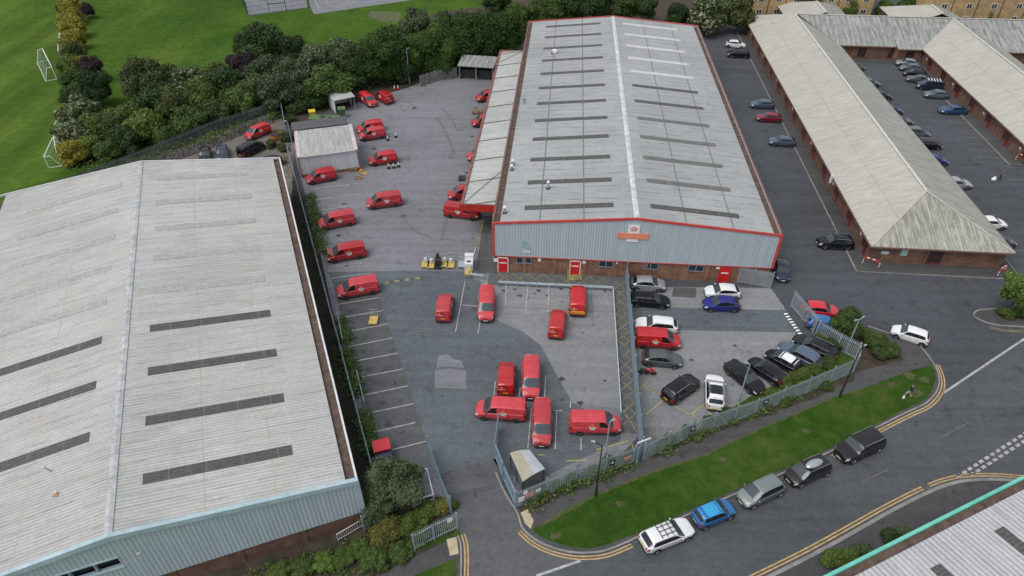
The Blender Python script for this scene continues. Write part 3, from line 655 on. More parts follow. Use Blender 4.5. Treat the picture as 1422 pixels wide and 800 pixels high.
for px in (698.5, 799, 1009.5):
    x, _ = FMo.face(px, 366, -.1)
    o = door(mw, x, -.1, 1.15, 2.15, frame='white' if px < 1000 else 'red_plain')
    MB().box((x, -.155, 1.45), (.85, .02, .16)).build('notice', M['white'], o)
    if 790 < px < 800:
        MB().box((x, -.75, .1), (1.7, 1.1, .2)).build('doorstep', M['faint_yellow'], mw)
        for s in (-1, 1):
            hr = MB(); hr.tube((x+s*.85,-1.25,0),(x+s*.85,-1.25,1.), .03); hr.tube((x+s*.85,-1.25,1.),(x+s*.85,-.15,1.), .03); hr.build('handrail', M['yellow_steel'], mw)
for px, w in ((727.5,1.9),(842,1.75),(905,1.9),(969,1.9)):
    x, _ = FMo.face(px, 360, -.05)
    window(mw, x, 1.95, w, .95, -.07, panes=2)
for px, py, w, h in ((688.5,361,.5,.5),(749,360,.35,.6),(811,364,.4,.35),(857,365,.2,.2),(997,372,.4,.3)):
    x, z = FMo.face(px, py, -.08); plaque(mw, x, min(z,2.3), w, h, -.12)
def crown(m, parent, w, loc, rot, name='crown_emblem'):
    key = ('crown', w)
    if key not in CACHE:
        b = MB(); h = w*.62
        b.box((0, 0, -h*.42), (w*.72, .02, h*.16))
        for i in range(5):
            t = (i-2)/2; x = t*w*.42; z = h*(.22-.1*t*t)
            b.bar((t*w*.3, 0, -h*.34), (x, 0, z), w*.06, .02); b.add(*ball((x, 0, z+h*.06), w*.065, 6, 4))
        for s in (-1, 1): b.bar((s*w*.42, 0, h*.1), (s*w*.12, 0, h*.2), w*.05, .02)
        b.box((0,0,h*.46), (w*.05,.02,h*.22)); b.box((0,0,h*.47), (w*.17,.019,h*.06))
        CACHE[key] = b
    o = CACHE[key].build(name, M[m], parent, loc); o.rotation_euler = rot; return o
def ball(c, r, n=8, k=5, sx=1, sy=1, sz=1):
    vs = [(c[0], c[1], c[2]+r*sz)]; fs = []
    for j in range(1, k):
        p = PI*j/k
        for i in range(n): t = 2*PI*i/n; vs.append((c[0]+r*sx*math.sin(p)*math.cos(t), c[1]+r*sy*math.sin(p)*math.sin(t), c[2]+r*sz*math.cos(p)))
    vs.append((c[0], c[1], c[2]-r*sz)); e = len(vs)-1
    for i in range(n):
        fs.append((0, 1+i, 1+(i+1) % n)); fs.append((e, e-n+(i+1) % n, e-n+i))
        for j in range(k-2):
            a = 1+j*n; fs.append((a+i, a+n+i, a+n+(i+1) % n, a+(i+1) % n))
    return vs, fs
# the sign on the gable
x0, z1 = FMo.face(880.5, 318, -.2)
sg = tag(link('wall_sign', None, None, (*FMo.world(x0, -.17), 0), -R(4.42)), 'white and orange crown sign high on the grey gable', 'sign')
xa, za = FMo.face(873, 327.5, -.2); xb, zb = FMo.face(888, 311.5, -.2); wv = xb-xa
MB().box((0, 0, 6.95), (1.35, .06, 1.15)).build('emblem_panel', M['white'], sg)
MB().box((0, -.03, 5.98), (3.6, .08, .78)).build('name_panel', M['sign_orange'], sg)
MB().box((-.05, 0, 5.36), (1.35, .06, .42)).build('lower_panel', M['white'], sg)
crown('red_plain', sg, .95, (0, -.045, 7.0), (0,0,0))
lettering('Royal Mail', .5, 'faded_gold', sg, (0, -.078, 5.97), (R(90),0,0))
sg.location.z = z1-6.05-.95
# pale faded sign at left of the gable
x1, z1 = FMo.face(731, 343, -.2)
fs_ = tag(link('faded_sign', None, None, (*FMo.world(x1, -.15), z1), -R(4.42)), 'faded pale blue and beige sign near the left end of the grey gable', 'sign')
M['faded_blue'] = mat('faded_blue', (.24,.45,.58), .7); M['faded_beige'] = mat('faded_beige', (.42,.38,.33), .7)
b = MB(); b.box((-.35,0,.35), (.18,.03,1.)); b.box((-.1,0,.6), (.9,.03,.14), mi=0); b.box((-.45,0,.1),(.5,.028,.12)); b.build('painted_shape', M['faded_blue'], fs_)
MB().box((.25,0,0), (.6,.02,.7)).build('sign_panel', M['faded_beige'], fs_); MB().box((.05,0,-.75), (.9,.03,.28)).build('caption_strip', M['trim_white'], fs_)
# roof fittings of the main warehouse
def rooffit(px, py, name, lab, kind, frame, zf, mt='trim_white'):
    z = 8
    for _ in range(12):
        x, y = frame.at(px, py, z); z = zf(x)
    o = thing(name, lab, kind, (*frame.world(x, y), z-.03))
    return o
def chimney(px, py, lab, h=.9, frame=FMo, zf=None):
    o = rooffit(px, py, 'roof_flue', lab, 'flue', frame, zf or rf)
    MB().tube((0,0,0),(0,0,h), .13, n=10).build('flue_pipe', M['galv'], o); b = MB(); b.tube((0,0,h),(0,0,h+.12), .2, n=10); b.add(*ball((0,0,h+.12), .2, 10, 6, 1, 1, .6)); b.build('cowl', M['white'], o, smooth=40)
    MB().box((0,0,.06), (.5,.5,.14)).build('flashing', M['dark_plastic'], o)
chimney(761, 262, 'white capped flue beside the nearest dark rooflights of the warehouse', .9)
chimney(711, 236, 'nearer of two white capped flues by the left eave', .6); chimney(712, 229, 'farther of two white capped flues by the left eave', .6)
chimney(701, 296, 'thin dark flue pipe at the front left corner of the roof', .8)
o = rooffit(770, 74, 'roof_fan', 'white boxy fan unit near the far end of the long grey roof', 'roof fan', FMo, rf); MB().box((0,0,.35), (.7,.7,.6)).build('fan_housing', M['white'], o); MB().box((0,0,.05), (1.1,.9,.12)).build('base', M['dark_plastic'], o)
o = rooffit(727, 143, 'satellite_dish', 'small blue dish bracket by the left edge of the long grey roof', 'dish', FMo, rf); MB().tube((0,0,0),(0,0,.5), .04).build('pole', M['galv'], o); b = MB(); b.tube((0,0,.5),(.1,-.12,.56), .1, .38, 12); b.build('dish', M['galv_blue'], o)
o = rooffit(983, 146, 'roof_bracket', 'thin steel bracket standing on the right slope of the long roof', 'bracket', FMo, rf); b = MB(); b.tube((0,0,0),(0,0,1.1), .04); b.bar((-.4,0,.05),(.4,0,.05), .08); b.build('bracket_frame', M['galv'], o)

# --- lean-to canopy along the left side
FC = Frame(4.42, -12.6, 75.2)
cp = thing('loading_canopy', 'long low white roofed loading canopy with a red front against the warehouse', 'canopy', FC.world(0,0), -R(4.42))
cw, cd = 4.95, 56.6
M['roof_canopy']
MB().slabq((.35,.1,4.35),(cw,.1,4.75),(cw,cd-.2,4.75),(.35,cd-.2,4.35), .1).build('roof', M['roof_canopy'], cp)
b = MB(); b.box((cw/2,-.02,4.25), (cw+.1,.12,1.0)); b.build('front_fascia', M['clad_red'], cp)
b = MB(); b.box((.15,cd/2,4.35), (.34,cd,.3)); b.box((cw/2,cd-.1,4.5), (cw,.25,.3)); b.box((cw/2,.02,4.79),(cw+.2,.2,.06)); b.build('roof_edge', M['gutter_red'], cp)
b = MB()
for i in range(10):
    y = 1+i*6.1; b.bar((.4,y-.8,4.42),(cw-.1,y+.1,4.82), .06)
b.bar((.5,1.,4.45),(cw-.2,9.2,4.83), .05); b.bar((.5,cd-6,4.45),(cw-.2,cd-.5,4.83), .05)
b.build('roof_bracing', M['black_steel'], cp)
for i in range(1, 6): MB().box((.3, .6+i*11., 2.1), (.16,.16,4.2)).build('post', M['gutter_red'], cp)
MB().box((4.2,.5,2.0),(.12,.12,4.)).build('post', M['yellow_steel'], cp)

# --- left warehouse
FLo = Frame(-20.8, -34.6, 35.0)
lw = thing('warehouse', 'pale ribbed roof warehouse with blue trim filling the left foreground', 'warehouse', FLo.world(0,0), R(20.8))
LWD, LXR, LE, LR = 34.6, 17.4, 5.9, 8.15; LDP = 57.
lf = lambda x: zline(x, LXR, 6.05, LR, 16.6)
M['roof_left']
sh = 2.2   # the far gable runs slightly out of square
b = MB(); b.box((LWD/2,.12,.9), (LWD,.24,1.8)); b.box((LWD-.12,LDP/2,.9), (.24,LDP-.6,1.8)); b.box((.12,LDP/2+.8,.9), (.24,LDP-.6,1.8)); [b.box((i*LWD/7,-.03,.9),(.45,.1,1.8)) for i in range(1,7)]; b.build('brick_wall', M['brick_dark'], lw)
for i in range(8): pass
b = MB()
x_w0, z_w0 = FLo.face(72, 795, -.1); x_w1, z_w1 = FLo.face(163, 774, -.1)
WZ0, WZ1 = 4.0, 5.0
XA, XB = x_w1-6.6, x_w1
def zc(x): return zline(x, LXR, LE, LR-.12, 17.3)
def wallpoly(pts, y0=-.12, y1=.1):
    n = len(pts); b.add([(x, y0, z) for x, z in pts]+[(x, y1, z) for x, z in pts], [tuple(range(n)), tuple(range(2*n-1, n-1, -1))]+[(i, i+n, (i+1) % n+n, (i+1) % n) for i in range(n)])
WZ1 = z_w1+.05; WZ0 = WZ1-1.25
wallpoly([(0,1.8),(XA,1.8),(XA,zc(XA)),(0,zc(0))]); wallpoly([(XB,1.8),(LWD,1.8),(LWD,zc(LWD)),(LXR,zc(LXR)),(XB,zc(XB))] if XB < LXR else [(XB,1.8),(LWD,1.8),(LWD,zc(LWD)),(XB,zc(XB))])
pts = [(XA,WZ1),(XB,WZ1),(XB,zc(XB)),(XA,zc(XA))]
if XA < LXR < XB: pts = [(XA,WZ1),(XB,WZ1),(XB,zc(XB)),(LXR,zc(LXR)),(XA,zc(XA))]
wallpoly(pts); wallpoly([(XA,1.8),(XB,1.8),(XB,WZ0),(XA,WZ0)])
b.box((LWD+.06,LDP/2,3.8), (.12,LDP-.3,4.0)); b.box((-.06,LDP/2+1.1,3.8), (.12,LDP-.3,4.0))
b.build('cladding_wall', M['clad'], lw)
rw = MB().box(((XA+XB)/2, .45, (WZ0+WZ1)/2), (XB-XA, .05, WZ1-WZ0+.3)).build('recessed_window', M['bw_glass'], lw)
b = MB(); n = 4
for i in range(n+1): b.box((XA+(XB-XA)*i/n, .1, (WZ0+WZ1)/2), (.09, .3, WZ1-WZ0))
b.box(((XA+XB)/2,-.0,WZ1+.02),(XB-XA+.2,.4,.1)); b.box(((XA+XB)/2,-.0,WZ0-.02),(XB-XA+.2,.4,.1)); b.build('window_frame', M['trim_blue'], rw)
MB().slabq((.75,.05,6.05),(LXR,.05,LR),(LXR,LDP+sh*.5,LR),(.75,LDP+sh,6.05)).build('roof', M['roof_left'], lw)
MB().slabq((LXR,.05,LR),(LWD-.75,.05,6.05),(LWD-.75,LDP,6.05),(LXR,LDP+sh*.5,LR)).build('roof', M['roof_left'], lw)
b = MB(); b.slabq((LXR-.3,0,LR+.04),(LXR,0,LR+.11),(LXR,LDP+sh*.5,LR+.11),(LXR-.3,LDP+sh*.5,LR+.04),.05); b.slabq((LXR,0,LR+.11),(LXR+.3,0,LR+.04),(LXR+.3,LDP+sh*.5,LR+.04),(LXR,LDP+sh*.5,LR+.11),.05); b.build('ridge_cap', M['ridge_blue'], lw)
# rooflight rows
ys2 = [4.4+6.08*i for i in range(9)]
strips(lw, ys2, LXR+2.05, LXR+12.9, lf, ['skylight']*4+['skylight_faded']*5, 1.05)
strips(lw, [y-.1 for y in ys2], LXR-13.2, LXR-2.15, lf, [None, 'skylight','skylight','skylight']+['skylight_faded']*5, 1.05)
b = MB(); b.box((LWD-.35,LDP/2,5.75),(.75,LDP-.3,.06)); b.box((.35,LDP/2+1,5.75),(.75,LDP-.3,.06)); b.build('gutter', M['gutter_dark'], lw)
b = MB(); b.box((LWD+.1,LDP/2,5.95),(.16,LDP,.4)); b.box((-.1,LDP/2+1.1,5.95),(.16,LDP,.4)); b.bar((0,LDP+sh,6.05),(LXR,LDP+sh*.5,LR+.05),.15,.25); b.bar((LXR,LDP+sh*.5,LR+.05),(LWD,LDP,6.0),.15,.25); b.build('gutter_edge', M['trim_white'], lw)
f = MB()
for s in (0, 1):
    xa, xb = (-.2, LXR) if s == 0 else (LXR, LWD+.2)
    za, zb = (LE+.35, LR+.16) if s == 0 else (LR+.16, LE+.35)
    for yy in (-.3,): f.add([(xa,yy,za-.5),(xb,yy,zb-.5),(xb,yy,zb),(xa,yy,za),(xa,yy+.36,za-.5),(xb,yy+.36,zb-.5),(xb,yy+.36,zb),(xa,yy+.36,za)], [(0,1,2,3),(7,6,5,4),(3,2,6,7),(0,4,5,1),(0,3,7,4),(1,5,6,2)])
f.box((LWD+.06,-.15,3.85),(.36,.16,4.1)); f.build('gable_fascia', M['trim_blue'], lw)
plaque(lw, x_w1+1.35, (WZ0+WZ1)/2+.35, .25, .2, -.15, 'white', 'wall_light')
o = rooffit(72, 655, 'roof_flue', 'thin angled grey flue on the left slope of the pale foreground roof', 'flue', FLo, lf); b = MB(); b.tube((0,0,0),(-.25,-.1,.7), .06); b.build('flue_pipe', M['galv'], o); b = MB(); b.tube((-.25,-.1,.7),(-.3,-.12,.8), .09); b.build('cowl', M['trim_white'], o)
o = rooffit(78, 686, 'roof_vent', 'short vent stub with an orange stain at its foot on the pale foreground roof', 'vent', FLo, lf); MB().tube((0,0,0),(0,0,.3), .1).build('vent_pipe', M['trim_white'], o); MB().box((.05,-.1,.05),(.4,.3,.05)).build('rusty_flashing', M['orange_rust'], o)

# --- corner of the teal edged warehouse lower right
p0 = at(1150, 800, 6.); p1 = at(1422, 663, 6.)
ang = math.atan2(p1[1]-p0[1], p1[0]-p0[0])
rw_ = thing('warehouse', 'grey ribbed roof warehouse with a bright teal gutter edge at the lower right corner', 'warehouse', (*p0, 0), ang)
M['roof_right'] = sheet_roof('ribbed_roof_right', .36, .48, (.98,1,1.02), 'y', .42, 1.2, .5, corr=.9)
x0, x1, dpt = -14., 60., 26.
MB().slabq((x0,-13,7.2),(x1,-13,7.2),(x1,-.75,6.),(x0,-.75,6.), .12).build('roof', M['roof_right'], rw_); MB().slabq((x0,-25.2,6.),(x1,-25.2,6.),(x1,-13,7.2),(x0,-13,7.2), .12).build('roof', M['roof_right'], rw_)
MB().box(((x0+x1)/2,-.38,5.8), (x1-x0,.72,.05)).build('gutter', M['gutter_dark'], rw_)
MB().box(((x0+x1)/2,0,5.95), (x1-x0,.24,.35)).build('gutter_edge', M['trim_teal'], rw_)
b = MB(); b.box(((x0+x1)/2,-.15,2.9),(x1-x0-.1,.12,5.7)); b.box(((x0+x1)/2,-25.5,2.9),(x1-x0-.1,.12,5.7)); b.box((x0+.1,-13,3),(.12,25,6)); b.box((x1-.1,-13,3),(.12,25,6)); b.build('cladding_wall', M['clad'], rw_)
for i, (px, py) in enumerate([(1299,785),(1388,733)]):
    d = at(px, py, 6.3); c, s_ = math.cos(-ang), math.sin(-ang); dx, dy = d[0]-p0[0], d[1]-p0[1]; X = dx*c-dy*s_; Yv = dx*s_+dy*c
    zz = lambda y: 7.2-1.2*abs(y+13)/12.25
    MB().slabq((X-.5,-11.5,zz(-11.5)+.04),(X+.5,-11.5,zz(-11.5)+.04),(X+.5,Yv,zz(Yv)+.04),(X-.5,Yv,zz(Yv)+.04), .06).build('skylight', M['skylight'], rw_)

# --- brick business units with hipped cream roofs
def unit_openings(parent, y0, y1, x, step, side=-1, z=0., first=0., door_w=1.1):
    """door and window pairs between red pilasters along a wall at x=const facing side"""
    yy = y0+first; i = 0
    while yy < y1-1.5:
        [MB().box((x+side*.06, yy+e, 1.3), (.14,.24,2.6)).build('pilaster', M['trim_brown'], parent) for e in (-1.15, 1.15)]
        o = MB().box((x+side*.04, yy-.45, 1.1), (.08,door_w*.8,2.1)).build('door', M['dark_red_frame'], parent)
        MB().box((x+side*.09, yy-.45, 1.5), (.02,.5,.8)).build('pane', M['bw_glass'], o)
        w = MB()
        for (cy, cz, dy, dz) in ((.55,2.1,.95,.08),(.55,.9,.95,.08),(.1,1.5,.08,1.2),(1.,1.5,.08,1.2),(.55,1.5,.9,.06)): w.box((x+side*.05, yy+cy, cz), (.1,dy,dz))
        w = w.build('window', M['dark_red_frame'], parent); MB().box((x+side*.03, yy+.55, 1.5), (.03,.9,1.15)).build('pane', M['bw_glass'], w)
        if i % 2 == 0: MB().box((x+side*.03, yy+2.1, 1.6), (.03,.6,.35)).build('notice', M['trim_white'], parent)
        yy += step; i += 1
def front_openings(parent, x0, x1, y, step, first):
    xx = x0+first; i = 0
    while xx < x1-1.:
        [MB().box((xx+e, y-.06, 1.3), (.24,.14,2.6)).build('pilaster', M['trim_brown'], parent) for e in (-1., 1.)]
        w = MB()
        for (cx, cz, dx, dz) in ((0,2.2,1.6,.08),(0,.5,1.6,.08),(-.78,1.35,.08,1.7),(.78,1.35,.08,1.7),(0,1.35,.08,1.66),(0,1.4,1.5,.06)): w.box((xx+cx, y-.05, cz), (dx,.1,dz))
        w = w.build('window', M['dark_red_frame'], parent); MB().box((xx, y-.03, 1.35), (1.5,.03,1.6)).build('pane', M['bw_glass'], w)
        xx += step; i += 1
def hw(u, v): return FB.world(u, v)
# left wing
lwg = thing('business_units', 'long brick unit block with a cream roof hipped at its near end', 'office building', (*hw(38.3,72.8),0), -R(5))
w_, r_, e_, z_ = 17.1, 8.55, 2.85, 6.1; Lg = 90.3; hp = 8.6
bw = MB(); bw.box((w_/2,.65,1.4),(w_-1.2,.24,2.8)); bw.box((.65,Lg/2,1.4),(.24,Lg-1.5,2.8)); bw.box((w_-.65,Lg/2-8.5,1.4),(.24,Lg-18,2.8)); bw.box((w_/2,Lg-.65,1.4),(w_-1.2,.24,2.8)); bw.build('brick_wall', M['brick_unit'], lwg)
def slab3(b, a, c, d, t=.12): b.add([a,c,d,(a[0],a[1],a[2]-t),(c[0],c[1],c[2]-t),(d[0],d[1],d[2]-t)], [(0,1,2),(5,4,3),(0,3,4,1),(1,4,5,2),(2,5,3,0)])
MB().slabq((0,0,e_),(r_,hp,z_),(r_,Lg-hp,z_),(0,Lg,e_)).build('roof', M['roof_bu'], lwg)
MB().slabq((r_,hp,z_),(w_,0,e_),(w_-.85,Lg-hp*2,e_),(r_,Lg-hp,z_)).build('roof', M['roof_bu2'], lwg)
b = MB(); slab3(b, (0,0,e_),(w_,0,e_),(r_,hp,z_)); b.build('roof_hip', M['roof_bu3'], lwg)
b = MB(); b.bar((r_,hp,z_+.05),(r_,Lg-hp,z_+.05),.4,.1); rid = b.build('ridge_cap', M['ridge_cream'], lwg)
b = MB(); b.bar((.1,.1,e_+.04),(r_,hp,z_+.04),.3,.1); b.bar((w_-.1,.1,e_+.04),(r_,hp,z_+.04),.3,.1); b.build('hip_cap', M['roof_bu'], lwg)
b = MB(); b.box((w_/2,-.05,e_-.1),(w_+.2,.14,.2)); b.box((-.05,Lg/2,e_-.1),(.14,Lg,.2)); b.bar((w_+.03,0,e_-.1),(w_-.82,Lg-17.4,e_-.1),.14,.2); b.build('fascia_board', M['trim_brown'], lwg)
b = MB(); b.box((w_/2,.3,e_-.12),(w_-.3,.6,.04)); b.box((.3,Lg/2,e_-.12),(.6,Lg-.3,.04)); b.build('soffit', M['trim_brown'], lwg)
unit_openings(lwg, 0, Lg-4, .53, 6.4, -1, first=2.6)
unit_openings(lwg, 3, Lg-20, w_-.53, 6.4, 1, first=3)
FBo = Frame(5., 38.3, 72.8)
for px, wv in ((1298,.9),):
    xx, zz = FBo.face(1298, 357, .5); front_openings(lwg, xx-1, xx+1.1, .53, 5, 1.)
for px, m_ in ((1229,'trim_white'),(1256,'faded_green')):
    M.setdefault('faded_green', mat('pale_green_panel', (.35,.55,.45), .6))
    xx, zz = FBo.face(px, 351, .5); plaque(lwg, xx, zz, .9 if px < 1240 else .8, .45 if px < 1240 else .9, .5, m_, 'wall_notice')
b = MB(); b.box((-.1,16.5,2.6),(.9,.08,.08)); b.tube((-.45,16.5,2.3),(-.45,16.5,3.6),.2,n=10); b.build('wall_flue', M['trim_white'], lwg)
# cross wing
CU0, CU1 = 55.5, 96.
cr = thing('business_units', 'brick cross block joining the two unit wings with a dark stained roof', 'office building', (*hw(CU0,145.4),0), -R(5))
cL = CU1-CU0
MB().slabq((-8.,9.,z_-.02),(-1.,0,e_),(10.4,0,e_),(10.4,9.,z_-.02)).build('roof', M['roof_bu4'], cr)
MB().slabq((-8.5,9.,z_-.02),(10.4,9.,z_-.02),(10.4,17.6,e_),(-8.5,17.6,e_)).build('roof', M['roof_bu4'], cr)
MB().slabq((10.4,9.,z_-.05),(10.4,-1.,e_-.1),(cL,-1.,e_-.1),(cL,9.,z_-.05)).build('roof', M['roof_bu4'], cr)
MB().slabq((10.4,9.,z_-.05),(cL,9.,z_-.05),(cL,17.6,e_),(10.4,17.6,e_)).build('roof', M['roof_bu4'], cr)
b = MB(); b.box((4.5,.65,1.4),(11.7,.24,2.8)); b.box((cL/2+5.,-.35,1.4),(cL-10.6,.24,2.8)); b.box((10.4,.2,1.4),(.24,1.1,2.8)); b.box((cL/2,17.,1.4),(cL,.24,2.8)); b.build('brick_wall', M['brick_unit'], cr)
b = MB(); b.box((4.6,-.05,e_-.1),(11.4,.12,.2)); b.box((cL/2+5.2,-1.05,e_-.2),(cL-10.4,.12,.2)); b.build('fascia_board', M['trim_brown'], cr)
b = MB(); b.bar((-8.5,9.,z_+.02),(cL,9.,z_+.02),.4,.1); b.build('ridge_cap', M['roof_bu'], cr)
front_openings(cr, 0, 12, .53, 6.2, .2+3.8 if False else 4.); front_openings(cr, 12, cL, -.47, 6.2, 1.2)
# right wing
rg = thing('business_units', 'right hand brick unit wing with a broad cream roof running off the picture', 'office building', (*hw(70.6,100.),0), -R(5))
Lr = 62.; w2 = 16.2; r2_ = 8.0
MB().slabq((0,0,e_),(r2_,0,z_+.25),(r2_,53.2,z_+.25),(0,44.6,e_)).build('roof', M['roof_bu'], rg)
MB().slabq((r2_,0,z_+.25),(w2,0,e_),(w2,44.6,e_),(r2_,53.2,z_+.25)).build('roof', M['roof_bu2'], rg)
b = MB(); b.bar((r2_,0,z_+.3),(r2_,53.,z_+.3),.4,.1); b.build('ridge_cap', M['ridge_cream'], rg)
b = MB(); b.box((.65,22.2,1.4),(.24,44.4,2.8)); b.box((w2-.65,22.2,1.4),(.24,44.4,2.8)); b.box((w2/2,.2,1.4),(w2-1.2,.24,2.8)); b.add([(0.6,.1,e_-.2),(w2-.6,.1,e_-.2),(r2_,.1,z_),(0.6,.3,e_-.2),(w2-.6,.3,e_-.2),(r2_,.3,z_)], [(0,1,2),(5,4,3)]); b.build('brick_wall', M['brick_unit'], rg)
b = MB(); b.box((-.05,22.3,e_-.1),(.14,44.5,.2)); b.box((w2+.05,22.3,e_-.1),(.14,44.5,.2)); b.build('fascia_board', M['trim_brown'], rg)
b = MB(); b.box((.3,22.3,e_-.12),(.6,44.5,.04)); b.build('soffit', M['trim_brown'], rg)
unit_openings(rg, 0, 44, .53, 6.4, -1, first=2.)
# two low hipped blocks behind
def hipblock(name, lab, u0, v0, w, d, ze, zr):
    o = thing(name, lab, 'office building', (*hw(u0, v0), 0), -R(5))
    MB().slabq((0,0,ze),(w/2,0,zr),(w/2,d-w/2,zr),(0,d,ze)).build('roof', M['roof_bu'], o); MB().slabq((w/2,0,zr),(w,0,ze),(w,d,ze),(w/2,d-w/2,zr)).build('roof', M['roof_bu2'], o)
    b = MB(); slab3(b, (w,d,ze),(0,d,ze),(w/2,d-w/2,zr)); b.build('roof_hip', M['roof_bu3'], o)
    b = MB(); b.bar((w/2,0,zr+.05),(w/2,d-w/2,zr+.05),.5,.1); b.build('ridge_cap', M['ridge_cream'], o)
    b = MB(); b.box((.5,d/2,ze/2),(.24,d-1,ze)); b.box((w-.5,d/2,ze/2),(.24,d-1,ze)); b.box((w/2,d-.5,ze/2),(w-1.2,.24,ze)); b.build('brick_wall', M['brick_unit'], o)
hipblock('business_units', 'small cream hipped roof wing behind the left unit block', 47.5, 158.5, 14., 15., 2.85, 5.4)
hipblock('business_units', 'small cream hipped roof wing behind the junction of the right wing', 71., 158.5, 15.5, 14., 2.85, 5.8)
# buff brick flats beyond
def flats(lab, px0, px1, pyb, h, d, cols, rows, dx0):
    a = Vector(at(px0, pyb)); c = Vector(at(px1, pyb)); L = (c-a).length; an = math.atan2(c.y-a.y, c.x-a.x)
    o = thing('apartment_block', lab, 'apartment block', (*a, 0), an)
    b = MB(); b.box((L/2, d/2, h/2), (L, d, h)); b.build('wall', M['brick_buff'], o)
    MB().slabq((-.4,-.4,h),(L+.4,-.4,h),(L+.4,d/2,h+3),(-.4,d/2,h+3), .15).build('roof', M['trim_brown'], o); MB().slabq((-.4,d/2,h+3),(L+.4,d/2,h+3),(L+.4,d+.4,h),(-.4,d+.4,h), .15).build('roof', M['trim_brown'], o)
    for r in range(rows):
        for k in range(cols):
            x = dx0+k*(L-2*dx0)/max(cols-1,1); z = 1.6+r*2.75
            window(o, x, z, 1.25, 1.15, -.03, 'white', 2, .05)
    for k in range(cols):
        x = dx0+1.8+k*(L-2*dx0)/max(cols-1,1)
        if x < L-.3: MB().box((x, -.06, h/2), (.1,.1,h-.1)).build('downpipe', M['black_steel'], o)
    return o
flats('buff brick apartment block behind the left unit roofs at the top edge', 1040, 1207, 26, 9., 10., 7, 3, 2.)
flats('long buff brick apartment block at the top right corner', 1280, 1560, 36, 9., 10., 8, 3, 3.5)

# --- pale shed in the yard
e0 = at(420, 247); e1 = at(500, 236); an = math.atan2(e1[1]-e0[1], e1[0]-e0[0]); Ls = math.hypot(e1[0]-e0[0], e1[1]-e0[1])
print('shed', Ls, math.degrees(an))
sd = thing('storage_shed', 'pale ribbed metal shed with pinkish red edging in the delivery yard', 'shed', (*e0, 0), an)
sw, sdp, sh1, sh2 = Ls, 8.2, 3.5, 4.2
b = MB(); b.box((sw/2,.06,2.0),(sw,.12,3.),); b.box((.06,sdp/2,2.),(.12,sdp-.3,3.)); b.box((sw-.06,sdp/2,2.),(.12,sdp-.3,3.)); b.box((sw/2,sdp-.06,2.),(sw,.12,3.)); b.build('cladding_wall', M['clad_white'], sd)
b = MB(); b.box((sw/2,.08,.25),(sw-.05,.14,.5)); b.box((.08,sdp/2,.25),(.14,sdp-.4,.5)); b.box((sw-.08,sdp/2,.25),(.14,sdp-.4,.5)); b.build('brick_wall', M['brick'], sd)
MB().slabq((.4,-.1,sh1),(sw-.4,-.1,sh1),(sw-.4,5.2,sh2),(.4,5.2,sh2), .1).build('roof', M['roof_shed'], sd)
MB().slabq((.4,5.2,sh2),(sw-.4,5.2,sh2),(sw-.4,sdp+.1,sh1+.25),(.4,sdp+.1,sh1+.25), .1).build('roof', M['roof_shed'], sd)
M['trim_pink'] = noisy('pinkish_trim', (.42,.33,.35), (.6,.52,.54), 1.)
b = MB()
for x in (.15, sw-.15): b.slabq((x-.28,-.15,sh1+.06),(x+.28,-.15,sh1+.06),(x+.28,5.2,sh2+.06),(x-.28,5.2,sh2+.06),.16); b.slabq((x-.28,5.2,sh2+.06),(x+.28,5.2,sh2+.06),(x+.28,sdp+.15,sh1+.31),(x-.28,sdp+.15,sh1+.31),.16)
b.box((sw/2,-.16,sh1-.06),(sw-.9,.12,.16)); b.build('roof_trim', M['trim_pink'], sd)
b = MB(); b.box((-.02,-.03,1.8),(.16,.16,3.5)); b.box((sw+.02,-.03,1.8),(.16,.16,3.5)); b.build('corner_trim', M['gutter_red'], sd)
# flat annex behind the shed
an0 = at(404, 196); q0 = Vector(at(392,183,2.4)); q1 = Vector(at(472,171,2.4))
ax = thing('flat_roof_store', 'low flat grey roofed store tucked behind the pale shed', 'store', (*at(410,199,0), 0), an)
b = MB(); b.box((4.4,1.4,1.1),(8.6,2.6,2.2)); b.build('wall', M['concrete_wall'], ax); MB().box((4.4,1.4,2.3),(9.,3.,.14)).build('roof', M['asphalt'], ax)
# open fronted white shelter
e0 = at(467, 158); e1 = at(494, 152)
a2 = math.atan2(e1[1]-e0[1], e1[0]-e0[0])
sl = thing('open_shelter', 'white open fronted shelter full of clutter beside the trees', 'shelter', (*e0, 0), a2)
wS = math.hypot(e1[0]-e0[0], e1[1]-e0[1])
b = MB(); b.box((.04,2.,1.25),(.08,4.,2.5)); b.box((wS/2,4.,1.25),(wS,.08,2.5)); b.box((wS-.04,3.,1.25),(.08,2.,2.5)); b.build('wall', M['trim_white'], sl)
MB().slabq((-.15,-.2,2.5),(wS+.15,-.2,2.5),(wS+.15,4.2,2.8),(-.15,4.2,2.8),.1).build('roof', M['roof_canopy'], sl)
b = MB(); b.box((wS-.05,0,1.2),(.1,.1,2.4)); b.box((.05,0,1.2),(.1,.1,2.4)); b.build('post', M['galv'], sl)
